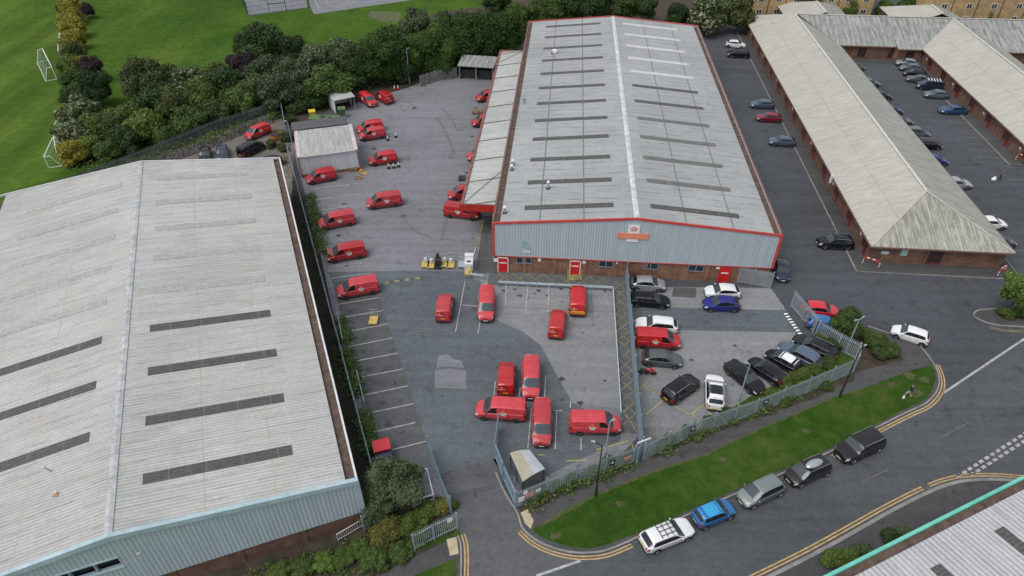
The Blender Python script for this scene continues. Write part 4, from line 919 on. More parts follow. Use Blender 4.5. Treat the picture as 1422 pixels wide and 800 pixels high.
# concrete bay store at the top of the yard
e0 = at(638, 110); e1 = at(685, 113); a3 = math.atan2(e1[1]-e0[1], e1[0]-e0[0]); wB = math.hypot(e1[0]-e0[0], e1[1]-e0[1])
bs = thing('concrete_bin_store', 'weathered concrete two bay store at the far end of the yard', 'bin store', (*e0, 0), a3)
b = MB(); b.box((.1,2.,1.4),(.2,4.,2.8)); b.box((wB-.1,2.,1.4),(.2,4.,2.8)); b.box((wB/2,3.9,1.4),(wB,.2,2.8)); b.box((wB/2,.1,1.4),(.25,.2,2.8)); b.build('wall', M['concrete_wall'], bs)
MB().slabq((-.2,-.3,2.8),(wB+.2,-.3,2.8),(wB+.2,4.2,3.3),(-.2,4.2,3.3),.15).build('roof', M['roof_bu4'], bs)
b = MB(); b.box((wB/4,1.2,.9),(wB/2-.6,1.2,1.8)); b.box((3*wB/4,1.2,.9),(wB/2-.6,1.2,1.7)); b.build('dark_bay_blocks', M['dark_plastic'], bs)  # plain dark blocks filling the two bay openings
# smoking shelter by the gate
cc = at(729, 668); 
ss = thing('smoking_shelter', 'small shelter with a curved translucent roof inside the gate corner', 'shelter', (*cc, 0), R(-35))
zz = 2.2; q = [at(708,628,2.2), at(735,622,2.35), at(757,650,2.2), at(726,668,2.2)]
qs = [Vector((p[0]-cc[0], p[1]-cc[1])) for p in q]; rt = Matrix.Rotation(R(35), 2); qs = [rt @ p for p in qs]
def lerp(a, b_, t): return a+(b_-a)*t
b = MB(); nn = 8
for i in range(nn):
    t0, t1 = i/nn, (i+1)/nn
    h0, h1 = 2.1+.14*math.sin(PI*t0), 2.1+.14*math.sin(PI*t1)
    A, B_ = lerp(qs[0], qs[1], t0), lerp(qs[0], qs[1], t1); Cc, D = lerp(qs[3], qs[2], t1), lerp(qs[3], qs[2], t0)
    b.slabq((*A,h0),(*D,h0),(*Cc,h1),(*B_,h1),.04, mi=0 if i < 4 else 1)
M['poly_brown'] = noisy('aged_polycarbonate', (.3,.28,.2), (.4,.38,.3), 1.2, .4); M['poly_grey'] = noisy('clear_polycarbonate', (.32,.35,.37), (.42,.45,.47), 1.2, .35)
b.build('curved_roof', [M['poly_brown'], M['poly_grey']], ss)
b = MB()
for p in qs: b.box((p.x*.94,p.y*.94,1.05),(.07,.07,2.1))
m_ = lerp(qs[0],qs[3],.5); b.box((m_.x*.94,m_.y*.94,1.05),(.07,.07,2.1)); b.build('post', M['black_steel'], ss)
M['smoky'] = mat('smoky_panel', (.16,.165,.17), .25); b = MB(); b.bar((qs[0].x*.92,qs[0].y*.92,1.1),(qs[3].x*.92,qs[3].y*.92,1.1),.03,1.7); b.bar((qs[3].x*.92,qs[3].y*.92,1.1),(qs[2].x*.92,qs[2].y*.92,1.1),.03,1.7); b.build('side_panel', M['smoky'], ss)
# ------------------------------------------------------------------ vehicles
def sm(xs, key):       # smoothed piecewise curve through key points [(x, v), ...] (x descending allowed)
    key = sorted(key)
    def f(x):
        if x <= key[0][0]: return key[0][1]
        for (a, va), (b, vb) in zip(key, key[1:]):
            if x <= b: return va+(vb-va)*(x-a)/(b-a)
        return key[-1][1]
    return f
class Shell:
    """vehicle skin: x forward, rows r=0 (sill) .. 7 (roof centre) .. 14 (other sill)."""
    def __init__(s, L, W, H, top, belt, sill=.2, tumble=.28, nose=.2, tail=.1, edge=.07, endlen=1.0, rt=1.):
        s.rt = rt
        s.L, s.W, s.H = L, W, H; s.sill = sill; s.tum = tumble; s.nose = nose; s.tail = tail; s.edge = edge; s.el = endlen
        T0 = sm(None, top); s.T = lambda x: sum(T0(max(-L/2, min(L/2, x+d)))*w_ for d, w_ in ((-.14,.12),(-.07,.22),(0,.32),(.07,.22),(.14,.12))) if abs(x) < L/2-.16 else T0(x); s.B = sm(None, belt); s.keys = sorted(set([k for k, _ in top]+[k for k, _ in belt]))
    def w(s, x):
        h = s.L/2
        if x > h-s.el: return s.W/2*(1-s.nose*((x-(h-s.el))/s.el)**2.4)
        if x < -h+s.el*.7: return s.W/2*(1-s.tail*((-h+s.el*.7-x)/(s.el*.7))**2.2)
        return s.W/2
    def rows(s, x):
        w = s.w(x); T = s.T(x); B = min(s.B(x), T-.02); t = T-B
        y4 = w*.93; e = min(s.edge, t*.45); y5 = (y4-s.tum*max(t-e, 0))*(1-.09*s.rt*max(0, (.3-x)/(s.L/2))**1.5); zs = s.sill
        if x > s.L/2-.12: zs = s.sill+.06
        return [(w*.92, zs), (w*.985, .38), (w, .38+(B-.38)*.55), (w*.975, B), (y4, B+min(.025, t*.2)), (y5, T-e), (y5*.8, T-e*.22), (0, T)]
    def P(s, x, r):
        sg = 1
        if r > 7: r = 14-r; sg = -1
        R_ = s.rows(x); i = min(int(r), 6); f = r-i
        y = R_[i][0]*(1-f)+R_[i+1][0]*f; z = R_[i][1]*(1-f)+R_[i+1][1]*f
        return Vector((x, sg*y, z))
    def body(s):
        h = s.L/2; xs = set(s.keys)|{h, -h}
        k = sorted(xs); out = []
        for a, b in zip(k, k[1:]):
            n = max(1, round((b-a)/.1))
            out += [a+(b-a)*i/n for i in range(n)]
        out.append(k[-1]); b = MB(); rr = [i for i in range(15)]
        vs = [s.P(x, r) for x in out for r in rr]; n = len(rr); fs = []
        for i in range(len(out)-1):
            for j in range(n-1): a = i*n+j; fs.append((a, a+1, a+n+1, a+n))
            fs.append((i*n+n-1, i*n, i*n+n, i*n+2*n-1))
        fs.append(tuple(range(n-1, -1, -1))); e = (len(out)-1)*n; fs.append(tuple(range(e, e+n)))
        b.add(vs, fs); return b
    def patch(s, b, xa, xb, r0, r1, off=.008, nx=4, nr=3, mi=0):
        """xa, xb: (value at r0, value at r1) rear and front edges"""
        if not isinstance(xa, tuple): xa = (xa, xa)
        if not isinstance(xb, tuple): xb = (xb, xb)
        vs = []
        for j in range(nr+1):
            f = j/nr; r = r0+(r1-r0)*f; a = xa[0]+(xa[1]-xa[0])*f; c = xb[0]+(xb[1]-xb[0])*f
            for i in range(nx+1):
                x = a+(c-a)*i/nx; p = s.P(x, r)
                dx = s.P(x+.02, r)-s.P(x-.02, r); dr = s.P(x, min(r+.05, 14))-s.P(x, max(r-.05, 0)); n = dx.cross(dr)
                if n.length < 1e-7: n = Vector((0,0,1))
                n.normalize()
                if n.dot(p-Vector((0,0,.6))) < 0: n = -n
                vs.append(p+n*off)
        fs = [(j*(nx+1)+i, j*(nx+1)+i+1, (j+1)*(nx+1)+i+1, (j+1)*(nx+1)+i) for j in range(nr) for i in range(nx)]
        return b.add(vs, fs, mi)

def car_kind(kind):
    k = {}
    if kind == 'hatch':
        L, W, H = 4.15, 1.77, 1.47; h = L/2
        top = [(h,.62),(h-.1,.74),(h-.5,.87),(h-1.02,.97),(h-1.7,H-.06),(h-2.1,H),(-h+1.2,H-.05),(-h+.7,H-.16),(-h+.16,1.03),(-h+.04,.9),(-h,.6)]
        k.update(ws=(h-1.04,h-1.68), rw=(-h+.2,-h+.66), rail=(h-1.75,-h+.6), doors=[(h-2.0,h-1.3),(h-2.8,h-2.06),(-h+.5,h-2.87)], wb=(h-.78,-h+.68))
    elif kind == 'small':
        L, W, H = 3.8, 1.67, 1.48; h = L/2
        top = [(h,.62),(h-.1,.74),(h-.42,.88),(h-.85,.98),(h-1.5,H-.06),(h-1.95,H),(-h+.75,H-.03),(-h+.4,H-.1),(-h+.1,1.02),(-h+.03,.9),(-h,.6)]
        k.update(ws=(h-.87,h-1.48), rw=(-h+.14,-h+.38), rail=(h-1.6,-h+.5), doors=[(h-1.9,h-1.1),(h-2.65,h-2.0),(-h+.42,h-2.75)], wb=(h-.7,-h+.58))
    elif kind == 'sedan':
        L, W, H = 4.7, 1.83, 1.44; h = L/2
        top = [(h,.6),(h-.1,.72),(h-.6,.86),(h-1.25,.96),(h-1.98,H-.06),(h-2.45,H),(-h+1.5,H-.05),(-h+.62,1.06),(-h+.1,.98),(-h+.03,.86),(-h,.6)]
        k.update(ws=(h-1.27,h-1.96), rw=(-h+.66,-h+1.44), rail=(h-2.05,-h+1.4), doors=[(h-2.3,h-1.6),(h-3.15,h-2.4),(-h+.85,h-3.27)], wb=(h-.88,-h+.95))
    elif kind == 'estate':
        L, W, H = 4.7, 1.82, 1.46; h = L/2
        top = [(h,.6),(h-.1,.72),(h-.6,.86),(h-1.22,.96),(h-1.9,H-.06),(h-2.4,H),(-h+.9,H-.05),(-h+.6,H-.1),(-h+.1,1.0),(-h+.03,.88),(-h,.6)]
        k.update(ws=(h-1.24,h-1.88), rw=(-h+.14,-h+.55), rail=(h-1.95,-h+.6), doors=[(h-2.25,h-1.55),(h-3.1,h-2.35),(-h+.55,h-3.22)], wb=(h-.88,-h+.9))
    elif kind == 'suv':
        L, W, H = 4.5, 1.86, 1.68; h = L/2
        top = [(h,.72),(h-.1,.86),(h-.55,1.0),(h-1.15,1.1),(h-1.8,H-.07),(h-2.25,H),(-h+.85,H-.05),(-h+.5,H-.13),(-h+.1,1.12),(-h+.03,.95),(-h,.65)]
        k.update(ws=(h-1.17,h-1.78), rw=(-h+.14,-h+.46), rail=(h-1.85,-h+.55), doors=[(h-2.15,h-1.45),(h-3.0,h-2.25),(-h+.5,h-3.1)], wb=(h-.86,-h+.82), R=.36)
    elif kind == 'bigsuv':
        L, W, H = 4.85, 1.94, 1.85; h = L/2
        top = [(h,.85),(h-.08,1.0),(h-.5,1.1),(h-1.3,1.18),(h-1.78,H-.08),(h-2.2,H),(-h+.4,H-.03),(-h+.22,H-.1),(-h+.08,1.2),(-h+.02,1.0),(-h,.7)]
        k.update(ws=(h-1.32,h-1.76), rw=(-h+.1,-h+.2), rail=(h-1.85,-h+.35), doors=[(h-2.3,h-1.6),(h-3.2,h-2.4),(-h+.25,h-3.3)], wb=(h-.88,-h+.9), R=.38)
    elif kind == 'mpv':
        L, W, H = 4.35, 1.75, 1.62; h = L/2
        top = [(h,.66),(h-.1,.8),(h-.4,.93),(h-.78,1.03),(h-1.65,H-.07),(h-2.15,H),(-h+.6,H-.04),(-h+.35,H-.12),(-h+.1,1.05),(-h+.03,.92),(-h,.62)]
        k.update(ws=(h-.8,h-1.63), rw=(-h+.13,-h+.33), rail=(h-1.7,-h+.5), doors=[(h-2.05,h-1.15),(h-2.9,h-2.15),(-h+.42,h-3.0)], wb=(h-.75,-h+.68))
    elif kind == 'smallvan':
        L, W, H = 4.38, 1.81, 1.83; h = L/2
        top = [(h,.7),(h-.1,.88),(h-.45,1.03),(h-.82,1.13),(h-1.5,H-.08),(h-1.95,H),(-h+.5,H-.02),(-h+.14,H-.08),(-h+.05,1.2),(-h+.01,.9),(-h,.5)]
        k.update(ws=(h-.84,h-1.48), rw=None, doors=[(h-2.1,h-1.2)], wb=(h-.8,-h+.78), van=1)
    elif kind == 'midvan':
        L, W, H = 4.95, 1.92, 1.94; h = L/2
        top = [(h,.72),(h-.1,.9),(h-.45,1.06),(h-.82,1.17),(h-1.6,H-.08),(h-2.05,H),(-h+.4,H-.01),(-h+.12,H-.07),(-h+.05,1.2),(-h+.01,.9),(-h,.5)]
        k.update(ws=(h-.84,h-1.58), rw=None, doors=[(h-2.15,h-1.2)], wb=(h-.88,-h+.95), van=1)
    elif kind == 'camper':
        L, W, H = 4.6, 1.84, 1.86; h = L/2
        top = [(h,.75),(h-.1,.92),(h-.45,1.06),(h-.85,1.15),(h-1.5,H-.08),(h-1.95,H),(-h+.3,H-.02),(-h+.12,H-.08),(-h+.05,1.2),(-h+.01,.9),(-h,.5)]
        k.update(ws=(h-.87,h-1.48), rw=(-h+.06,-h+.115), rail=(h-1.7,-h+.4), doors=[(h-2.1,h-1.2),(h-3.1,h-2.2),(-h+.35,h-3.2)], wb=(h-.8,-h+.82))
    bel = top[3][1]
    belt = [(h,top[0][1]-.06),(h-.1,top[1][1]-.07),(h-.5,top[2][1]-.07),(h-1.05,bel-.07),(0,bel-.03),(-h+.3,bel-.0),(-h+.02,bel-.06),(-h,.5)]
    if k.get('van'): belt = [(h,.62),(h-.1,.78),(h-.5,.93),(h-1.05,1.04),(0,1.12),(-h+.2,1.14),(-h,.48)]
    s = Shell(L, W, H, top, belt, tumble=.16 if k.get('van') or kind in ('camper','bigsuv') else .3, nose=.33, rt=0. if k.get('van') or kind in ('camper','bigsuv') else 1., tail=.07 if k.get('van') or kind in ('camper','bigsuv') else .24, edge=.1 if k.get('van') else .075, sill=.26 if kind in ('suv','bigsuv') else .21)
    k['s'] = s; k['kind'] = kind; k.setdefault('R', .32)
    return k
PROTO = {}
def proto(kind):
    if kind in PROTO: return PROTO[kind]
    k = car_kind(kind); s = k['s']; h = s.L/2; parts = []
    van = k.get('van')
    b = s.body()
    if van:
        for y in (-.52,-.18,.18,.52): b.box(((-h+.3+h-2.3)/2, y, s.H-.012+(-.012 if abs(y) > .4 else 0)), (s.L-2.9, .06, .03))
    parts.append(('body', b.mesh('body', M['white'], 38), 'paint', []))
    def mk(name, f, m='car_glass', **kw):
        b = MB(); f(b); parts.append((name, b.mesh(name, M[m], 40), m, []))
    x0, x1 = k['ws']; mk('windscreen', lambda b: s.patch(b, (x1+.03,x1+.03), (x0+.02,x0+.02), 5.04, 8.96, .009, 6, 8), 'screen_glass')
    if k['rw']:
        a, c = k['rw']; mk('rear_window', lambda b: s.patch(b, a, c, 5.15, 8.85, .01, 2, 8))
    if not van:
        a_, c_ = k['doors'][-1][0], x0-.24
        mk('window_trim', lambda b: [s.patch(b, (a_-.06, a_+.12), (c_, x1-.08), r0, r1, .004, 6, 3) for r0, r1 in ((4.02,4.97),(9.98,9.03))], 'black_steel')
    for i, (a, c) in enumerate(k['doors']):
        n = len(k['doors'])
        for r0, r1 in ((4.06, 4.95), (9.94, 9.05)):
            cc = (c, c-.12) if i else (c+.08, x1-.02 if c > x1 else c)
            if i == 0: cc = (x0-.18, x1-.06)
            aa = (a, a) if i < n-1 or n == 1 else (a-.02, a+.18)
            mk('side_window', lambda b: s.patch(b, aa, cc, r0, r1, .008, 4, 3))
    bot = 'dark_plastic'
    # bumpers: lower wrap at both ends
    mk('front_bumper', lambda b: (s.patch(b, h-.45, h-.005, .02, 1.05, .012, 4, 2), s.patch(b, h-.45, h-.005, 12.95, 13.98, .012, 4, 2), b.box((h+.0, 0, .36), (.05, s.w(h)*1.9, .26))), bot)
    mk('rear_bumper', lambda b: (s.patch(b, -h+.005, -h+.4, .02, 1.05, .012, 4, 2), s.patch(b, -h+.005, -h+.4, 12.95, 13.98, .012, 4, 2), b.box((-h-.0, 0, .36), (.06, s.w(-h)*1.92, .22))), bot)
    mk('grille', lambda b: b.box((h+.005, 0, .6), (.04, s.w(h)*1.0, .12)), 'black_steel')
    for sg in (0, 1):
        r0, r1 = (1.9, 3.4) if sg == 0 else (12.1, 10.6)
        mk('headlight', lambda b: s.patch(b, (h-.28,h-.42), (h-.01,h-.1), r0, r1, .01, 3, 3), 'headlight')
        t0, t1 = (2., 3.6) if sg == 0 else (12., 10.4)
        if van: t0, t1 = (2.6, 4.3) if sg == 0 else (11.4, 9.7)
        mk('tail_light', lambda b: (s.patch(b, -h+.004, -h+.2, t0, t1, .012, 2, 3), b.box((-h-.006, (1 if sg == 0 else -1)*s.w(-h)*.86, .86 if not van else 1.0), (.03, .16, .22 if not van else .4))), 'tail')
        y = (s.W/2+.09)*(1 if sg == 0 else -1); zb = s.B(x0-.3)
        parts.append(('mirror', MB().add(*ball((x0-.3, y, zb+.1), .1, 8, 5, .7, 1., .75)).mesh('mirror', M['white' if not van else 'dark_plastic'], 60), 'paint' if not van else 'dark_plastic', []))
    parts.append(('number_plate', MB().box((h+.03, 0, .46), (.012, .5, .11)).mesh('number_plate', M['plate_white']), 'plate_white', []))
    parts.append(('number_plate', MB().box((-h-.036, 0, .62 if not van else .78), (.012, .5, .11)).mesh('number_plate', M['plate_yellow']), 'plate_yellow', []))
    # wheels
    Rw = k['R']; wx = k['wb']
    wm = MB(); ty = []
    if 'tyre' not in CACHE:
        b = MB(); seg = 20
        prof = [(-.1,.62),(-.1,.9),(-.07,.99),(.07,.99),(.1,.9),(.1,.62)]
        vs = [(rr*math.cos(2*PI*i/seg), yy, rr*math.sin(2*PI*i/seg)) for yy, rr in prof for i in range(seg)]
        fs = [(j*seg+i, j*seg+(i+1) % seg, (j+1)*seg+(i+1) % seg, (j+1)*seg+i) for j in range(len(prof)-1) for i in range(seg)]
        b.add(vs, fs); CACHE['tyre'] = b
        b = MB(); b.tube((0,-.085,0),(0,.085,0), .6, n=20)
        for i in range(5):
            t = 2*PI*i/5
            for e in (-1, 1): b.bar((.1*math.cos(t), e*.09, .1*math.sin(t)), (.55*math.cos(t), e*.09, .55*math.sin(t)), .13, .02)
        CACHE['rim'] = b
        d = MB(); d.tube((0,-.08,0),(0,.08,0), .5, n=20); CACHE['rimback'] = d
    def scaled(b, r, wdt):
        o = MB(); o.v = [(v[0]*r, v[1]*wdt, v[2]*r) for v in b.v]; o.f = list(b.f); o.m = list(b.m); return o
    tm = scaled(CACHE['tyre'], Rw, 1.).mesh('tyre', M['tyre'], 50); rm = scaled(CACHE['rim'], Rw, 1.).mesh('rim', M['rim'], 30)
    wheels = [(x, sg*(s.w(x)-.085), Rw) for x in wx for sg in (1, -1)]
    def arch(b):
        for x in wx:
            for sg in (1, -1):
                y = s.w(x); pts = []; n = 14; vs = []
                for i in range(n+1):
                    t = PI*(i/n)*1.16-.08*PI; vs.append((x+(Rw+.055)*math.cos(t), sg*(y+.004), Rw+(Rw+.055)*math.sin(t)))
                vs += [(v[0], sg*(y-.2), v[2]) for v in vs]
                b.add(vs, [tuple(range(n+1)), tuple(range(2*n+1, n, -1))]+[(i, i+n+1, i+n+2, i+1) for i in range(n)])
    mk('wheel_arch', arch, bot)
    if van or kind in ('suv','bigsuv'):
        mk('side_trim', lambda b: [b.box(((wx[0]+wx[1])/2, sg*(s.W/2+.004), .45 if van else .36), (wx[0]-wx[1]-2*Rw-.2, .03, .1)) for sg in (1,-1)], bot)
    # door shut lines
    def seams(b):
        dx = [d[0] for d in k['doors'][:2]]+[x0-.22]
        if van: dx = [k['doors'][0][0]-.02, x0-.15, k['doors'][0][0]-1.1]
        for x in dx:
            for sg in (0, 1):
                rr = (.6, 4.1) if sg == 0 else (13.4, 9.9)
                s.patch(b, x-.008, x+.008, rr[0], rr[1], .004, 1, 5)
        if van:
            b.box((-h-.022, 0, 1.1), (.01, .018, 1.2))
    mk('door_seam', seams, 'black_steel')
    if kind in ('estate','suv','bigsuv','mpv'):
        a, c = k['rail']
        mk('roof_rail', lambda b: [b.bar((a-.1, sg*(s.rows(0)[5][0]-.02), s.T(a-.1)-.0), (c+.1, sg*(s.rows(0)[5][0]-.02), s.T(c+.1)-.0), .035, .06) for sg in (1,-1)], 'rim')
    PROTO[kind] = (k, parts, wheels, tm, rm); return PROTO[kind]
def vehicle(kind, paint, rear, front, label, cat='car', name='parked_car', group=None, emblem=False, roof=None, z=.012, skip=(), zmid=.8, scale=1., loc=None, rz=None):
    k, parts, wheels, tm, rm = proto(kind); s = k['s']
    if loc is None:
        a = Vector(at(*rear, zmid)); c = Vector(at(*front, zmid)); m_ = (a+c)/2; loc = m_; rz = math.atan2(c.y-a.y, c.x-a.x)
    o = thing(name, label, cat, (loc[0], loc[1], z), rz, group)
    if scale != 1.: o.scale = (scale,)*3
    for nm, me, mk_, _ in parts:
        if nm in skip: continue
        c = link(nm, me, o)
        if mk_ == 'paint': c.material_slots[0].link = 'OBJECT'; c.material_slots[0].material = M['paint_'+paint]
    for (x, y, zz) in wheels:
        t = link('wheel', tm, o, (x, y, zz)); r_ = link('rim', rm, t)
        if k.get('van'): r_.material_slots[0].link = 'OBJECT'; r_.material_slots[0].material = M['rim_dark']
    h = s.L/2
    if emblem:
        for sg in (1, -1):
            xe = -.2 if kind == 'smallvan' else -.35
            y = sg*(s.W/2+.012)
            crown('gold', o, .26, (xe, sg*(abs(s.P(xe, 4.45)[1])+.035), 1.47), (0,0,0))
            lettering('Royal\nMail', .3, 'white', o, (xe, y, 1.15), (R(90), 0, 0 if sg < 0 else PI), bold=.014)
        crown('gold', o, .26, (-h+.065, s.W*.22, 1.42), (0,0,R(90))); lettering('Royal Mail', .17, 'white', o, (-h+.04, s.W*.22, 1.22), (R(90),0,-R(90)), bold=.005)
    if roof:
        b = MB(); x1 = k['ws'][1]; b = s.patch(MB(), k['rail'][1] if 'rail' in k else -h+.6, x1-.04, 5.3, 8.7, .01, 4, 8); b.build('roof_panel', M[roof], o, smooth=40)
    return o
V = vehicle; rd = 'van_red'
gy = 'red delivery vans in the yard'
RV = dict(cat='van', name='delivery_van', group=gy, emblem=True)
V('smallvan', rd, (374,176), (340,190), 'red van with a white side sign, beside the stone bank under the trees', **RV)
V('smallvan', rd, (500,131), (522,146), 'red van parked nose toward the yard beside the open white shelter', **RV)
V('smallvan', rd, (541,139), (525,130), 'red van backed to the yard, tail outward, beside the one at the white shelter', **RV)
V('smallvan', rd, (534,173), (493,180), 'red van half hidden behind another, just right of the pale shed', **RV)
V('smallvan', 'van_red_faded', (537,183), (496,189), 'red van right of the pale shed, nearer of the overlapping pair', **RV)
V('smallvan', rd, (553,217), (510,223), 'red van with three dark based cones at its rear wheel, right of the pale shed', **RV)
V('smallvan', rd, (468,240), (423,249), 'red van parked tight along the front wall of the pale shed', **RV)
V('midvan', 'van_red_faded', (559,275), (507,282), 'long red van standing alone in the middle of the upper yard', **RV)
V('midvan', 'van_red_faded', (493,301), (441,311), 'red van in the left bays above the one with its bonnet open', **RV)
o = V('midvan', rd, (506,346), (455,355), 'red van in the left bays with its bonnet propped open', **RV)
k = PROTO['midvan'][0]; s_ = k['s']; hh = s_.L/2
b = s_.patch(MB(), hh-.85, hh-.12, 4.6, 9.4, .0, 3, 6); b2 = MB(); b2.v = [(v[0]-(hh-.85), v[1], v[2]-1.15) for v in b.v]; b2.f = b.f+[tuple(i+len(b.v) for i in reversed(f)) for f in b.f]; b2.v += [(v[0], v[1], v[2]-.03) for v in b2.v]; b2.m = b.m*2
bo = b2.build('open_bonnet', M['paint_van_red'], o, (hh-.85,0,1.2)); bo.rotation_euler = (0,-R(58),0); MB().box((hh-.45,0,1.06),(.6,1.2,.04)).build('engine_bay', M['dark_plastic'], o)
V('midvan', 'van_red_faded', (526,394), (467,405), 'red van in the left bays nearest the yellow trolley', **RV)
V('smallvan', rd, (697,131), (658,136), 'red van nose out at the far end of the loading canopy', **RV)
V('smallvan', rd, (692,165), (653,170), 'red van nose out beside the wooden pallets under the canopy', **RV)
V('smallvan', 'van_red_faded', (688,212), (647,217), 'red van whose bonnet alone shows beyond the canopy edge', **RV)
V('smallvan', rd, (664,265), (622,270), 'red van nose out behind the long van at the front end of the canopy', **RV)
V('midvan', rd, (615,290), (669,297), 'long red van with its nose under the red fronted canopy', **RV)
V('smallvan', 'van_red_faded', (615,442), (620,409), 'red van seen from behind, standing alone left of a van facing the camera', **RV)
V('midvan', 'van_red_faded', (677,400), (674,447), 'red van facing the camera in the upper bays beside the yard lane', **RV)
V('smallvan', rd, (772,465), (776,431), 'short red van seen from behind, just below the van with striped doors', **RV)
o = V('midvan', rd, (802,433), (803,398), 'red van with yellow and red striped rear doors by the corner of the barrier rail', **RV)
b = MB(); 
for i in range(5):
    for s__ in (-1, 1): b.add([(-hh-.024, s__*(.05+.17*i), .62),(-hh-.024, s__*(.14+.17*i), .62),(-hh-.024, s__*(.05+.17*i-.0+.0), .9+.02),(-hh-.024, s__*(-.04+.17*i+.0), .9+.02)][:4], [(0,1,2,3)])
b.box((-hh+.0, 0, .78),(.045,1.65,.38)); b.build('chevron_panel', M['hivis'], o)
b = MB()
for i in range(5):
    for s__ in (-1, 1): b.bar((-hh-.03, s__*(.78-.18*i), .6), (-hh-.03, s__*(.6-.18*i), .96), .012, .09)
b.build('chevron_stripes', M['red_plain'], o)
V('smallvan', rd, (702,545), (704,503), 'short red van seen from behind at the top left of the tight central cluster', **RV)
V('midvan', 'van_red_faded', (738,500), (737,552), 'red van facing us at the top right of the tight central cluster', **RV)
V('midvan', 'van_red_faded', (731,571), (660,566), 'long red van parked sideways across the left of the central cluster', **RV)
V('midvan', 'van_red_faded', (753,560), (752,617), 'red van facing us at the bottom of the central cluster near the smoking shelter', **RV)
V('midvan', 'van_red_faded', (789,587), (864,588), 'long red van parked sideways by the front fence and the yellow lines', **RV)
V('midvan', rd, (884,469), (943,473), 'red van in the staff car park between a white car and a grey hatchback', **RV)
# staff car park
V('hatch', 'silver', (877,391), (924,394), 'silver hatchback against the brick wall just right of the tall fence')
V('estate', 'black_car', (877,413), (927,417), 'black car parked beside the silver hatchback right of the tall fence')
V('estate', 'white_car', (941,452), (883,447), 'white car above the red van in the staff car park')
V('hatch', 'grey_car', (891,494), (949,499), 'dark grey hatchback below the red van in the staff car park')
V('suv', 'black_car', (925,552), (966,524), 'black sport utility parked diagonally by the motorbike')
V('suv', 'white_car', (993,562), (992,524), 'white sport utility with a black glass roof seen from behind', roof='car_glass')
V('hatch', 'white_car', (1028,404), (979,403), 'white car side by side with a royal blue hatchback')
V('hatch', 'royal_blue', (1027,421), (977,420), 'royal blue hatchback below a white car near the brick wall')
V('hatch', 'navy', (1084,357), (1089,389), 'dark blue car squeezed beside the red corner trim of the warehouse')
V('hatch', 'red_car', (1118,426), (1161,431), 'red car behind the open palisade gate')
V('small', 'blue_bright', (1126,445), (1164,452), 'bright blue car mostly hidden by a tree beside the red one')
V('sedan', 'black_car', (1013,503), (1057,541), 'black saloon facing the fence, leftmost of the angled row in the staff car park')
V('hatch', 'black_car', (1085,526), (1045,500), 'black hatchback between the black saloon and the car with a white roof')
V('small', 'black_car', (1107,510), (1069,489), 'small black car with a white roof and white bonnet stripes', roof='white')

V('estate', 'blue_grey', (1136,504), (1088,479), 'slate blue car between the white roofed car and a black hatchback')
V('estate', 'black_car', (1154,490), (1110,470), 'black car at the right end of the angled row beside the striped bump')
V('small', 'white_car', (1290,471), (1240,455), 'white hatchback driving on the side road past the hedge', name='moving_car')
# kerbside
o = V('estate', 'white_car', (891,755), (962,727), 'white estate with a black roof rack, first in the kerbside row')
b = MB()
for x in (-.9,-.4,.1,.6): b.box((x,0,1.53),(.05,1.25,.04))
for y in (-.4,0,.4): b.box((-.2,y,1.57),(1.5,.05,.05))
b.build('roof_rack', M['black_steel'], o)
V('small', 'blue_bright', (962,723), (1021,699), 'bright blue hatchback second in the kerbside row', roof='paint_blue_roof')
V('mpv', 'green_grey', (1086,668), (1027,695), 'grey green people carrier in the middle of the kerbside row')
o = V('mpv', 'brown_black', (1154,639), (1090,667), 'black people carrier carrying a silver roof box')
b = MB(); b.add(*ball((-.2,.15,1.82), .5, 12, 8, 1.9, .85, .42)); b.build('roof_box', M['paint_silver'], o, smooth=50)
V('bigsuv', 'brown_black', (1225,605), (1161,634), 'large dark brown off roader at the far end of the kerbside row')
# units left lane
V('hatch', 'white_car', (1008,59), (1036,62), 'white hatchback at the far end of the left units lane')
V('suv', 'black_car', (1042,75), (1009,73), 'black sport utility parked just below the white hatchback in the left units lane')
V('hatch', 'blue_grey', (1077,144), (1041,143), 'grey car parked just above the dark red one')
V('hatch', 'dark_red', (1088,163), (1048,161), 'dark red car in the left units lane')
V('hatch', 'blue_grey', (1107,196), (1066,194), 'blue grey hatchback alone below the dark red car')
V('suv', 'black_car', (1186,337), (1135,334), 'black sport utility alone near the hipped end of the brick units')
# units right lane, right hand row
V('hatch', 'silver', (1273,87), (1247,85), 'silver car at the far end of the row by the right wing')
V('hatch', 'slate', (1281,94), (1250,92), 'grey car second from the far end of the row by the right wing')
V('hatch', 'black_car', (1285,102), (1257,99), 'dark car third from the far end of the row by the right wing')
V('sedan', 'grey_car', (1295,111), (1261,107), 'dark grey saloon next to the navy car with white roof bars')
o = V('camper', 'navy', (1307,120), (1276,117), 'navy van like car with white roof bars')
b = MB()
for x in (-1.4,-.9,-.4,.1,.6): b.box((x,0,1.93),(.12,1.4,.05))
b.build('roof_bars', M['white'], o)
V('hatch', 'slate', (1318,131), (1284,129), 'grey blue hatchback below the navy car with roof bars')
V('sedan', 'mid_blue', (1346,152), (1303,151), 'blue saloon parked apart at the near end of the right wing row')
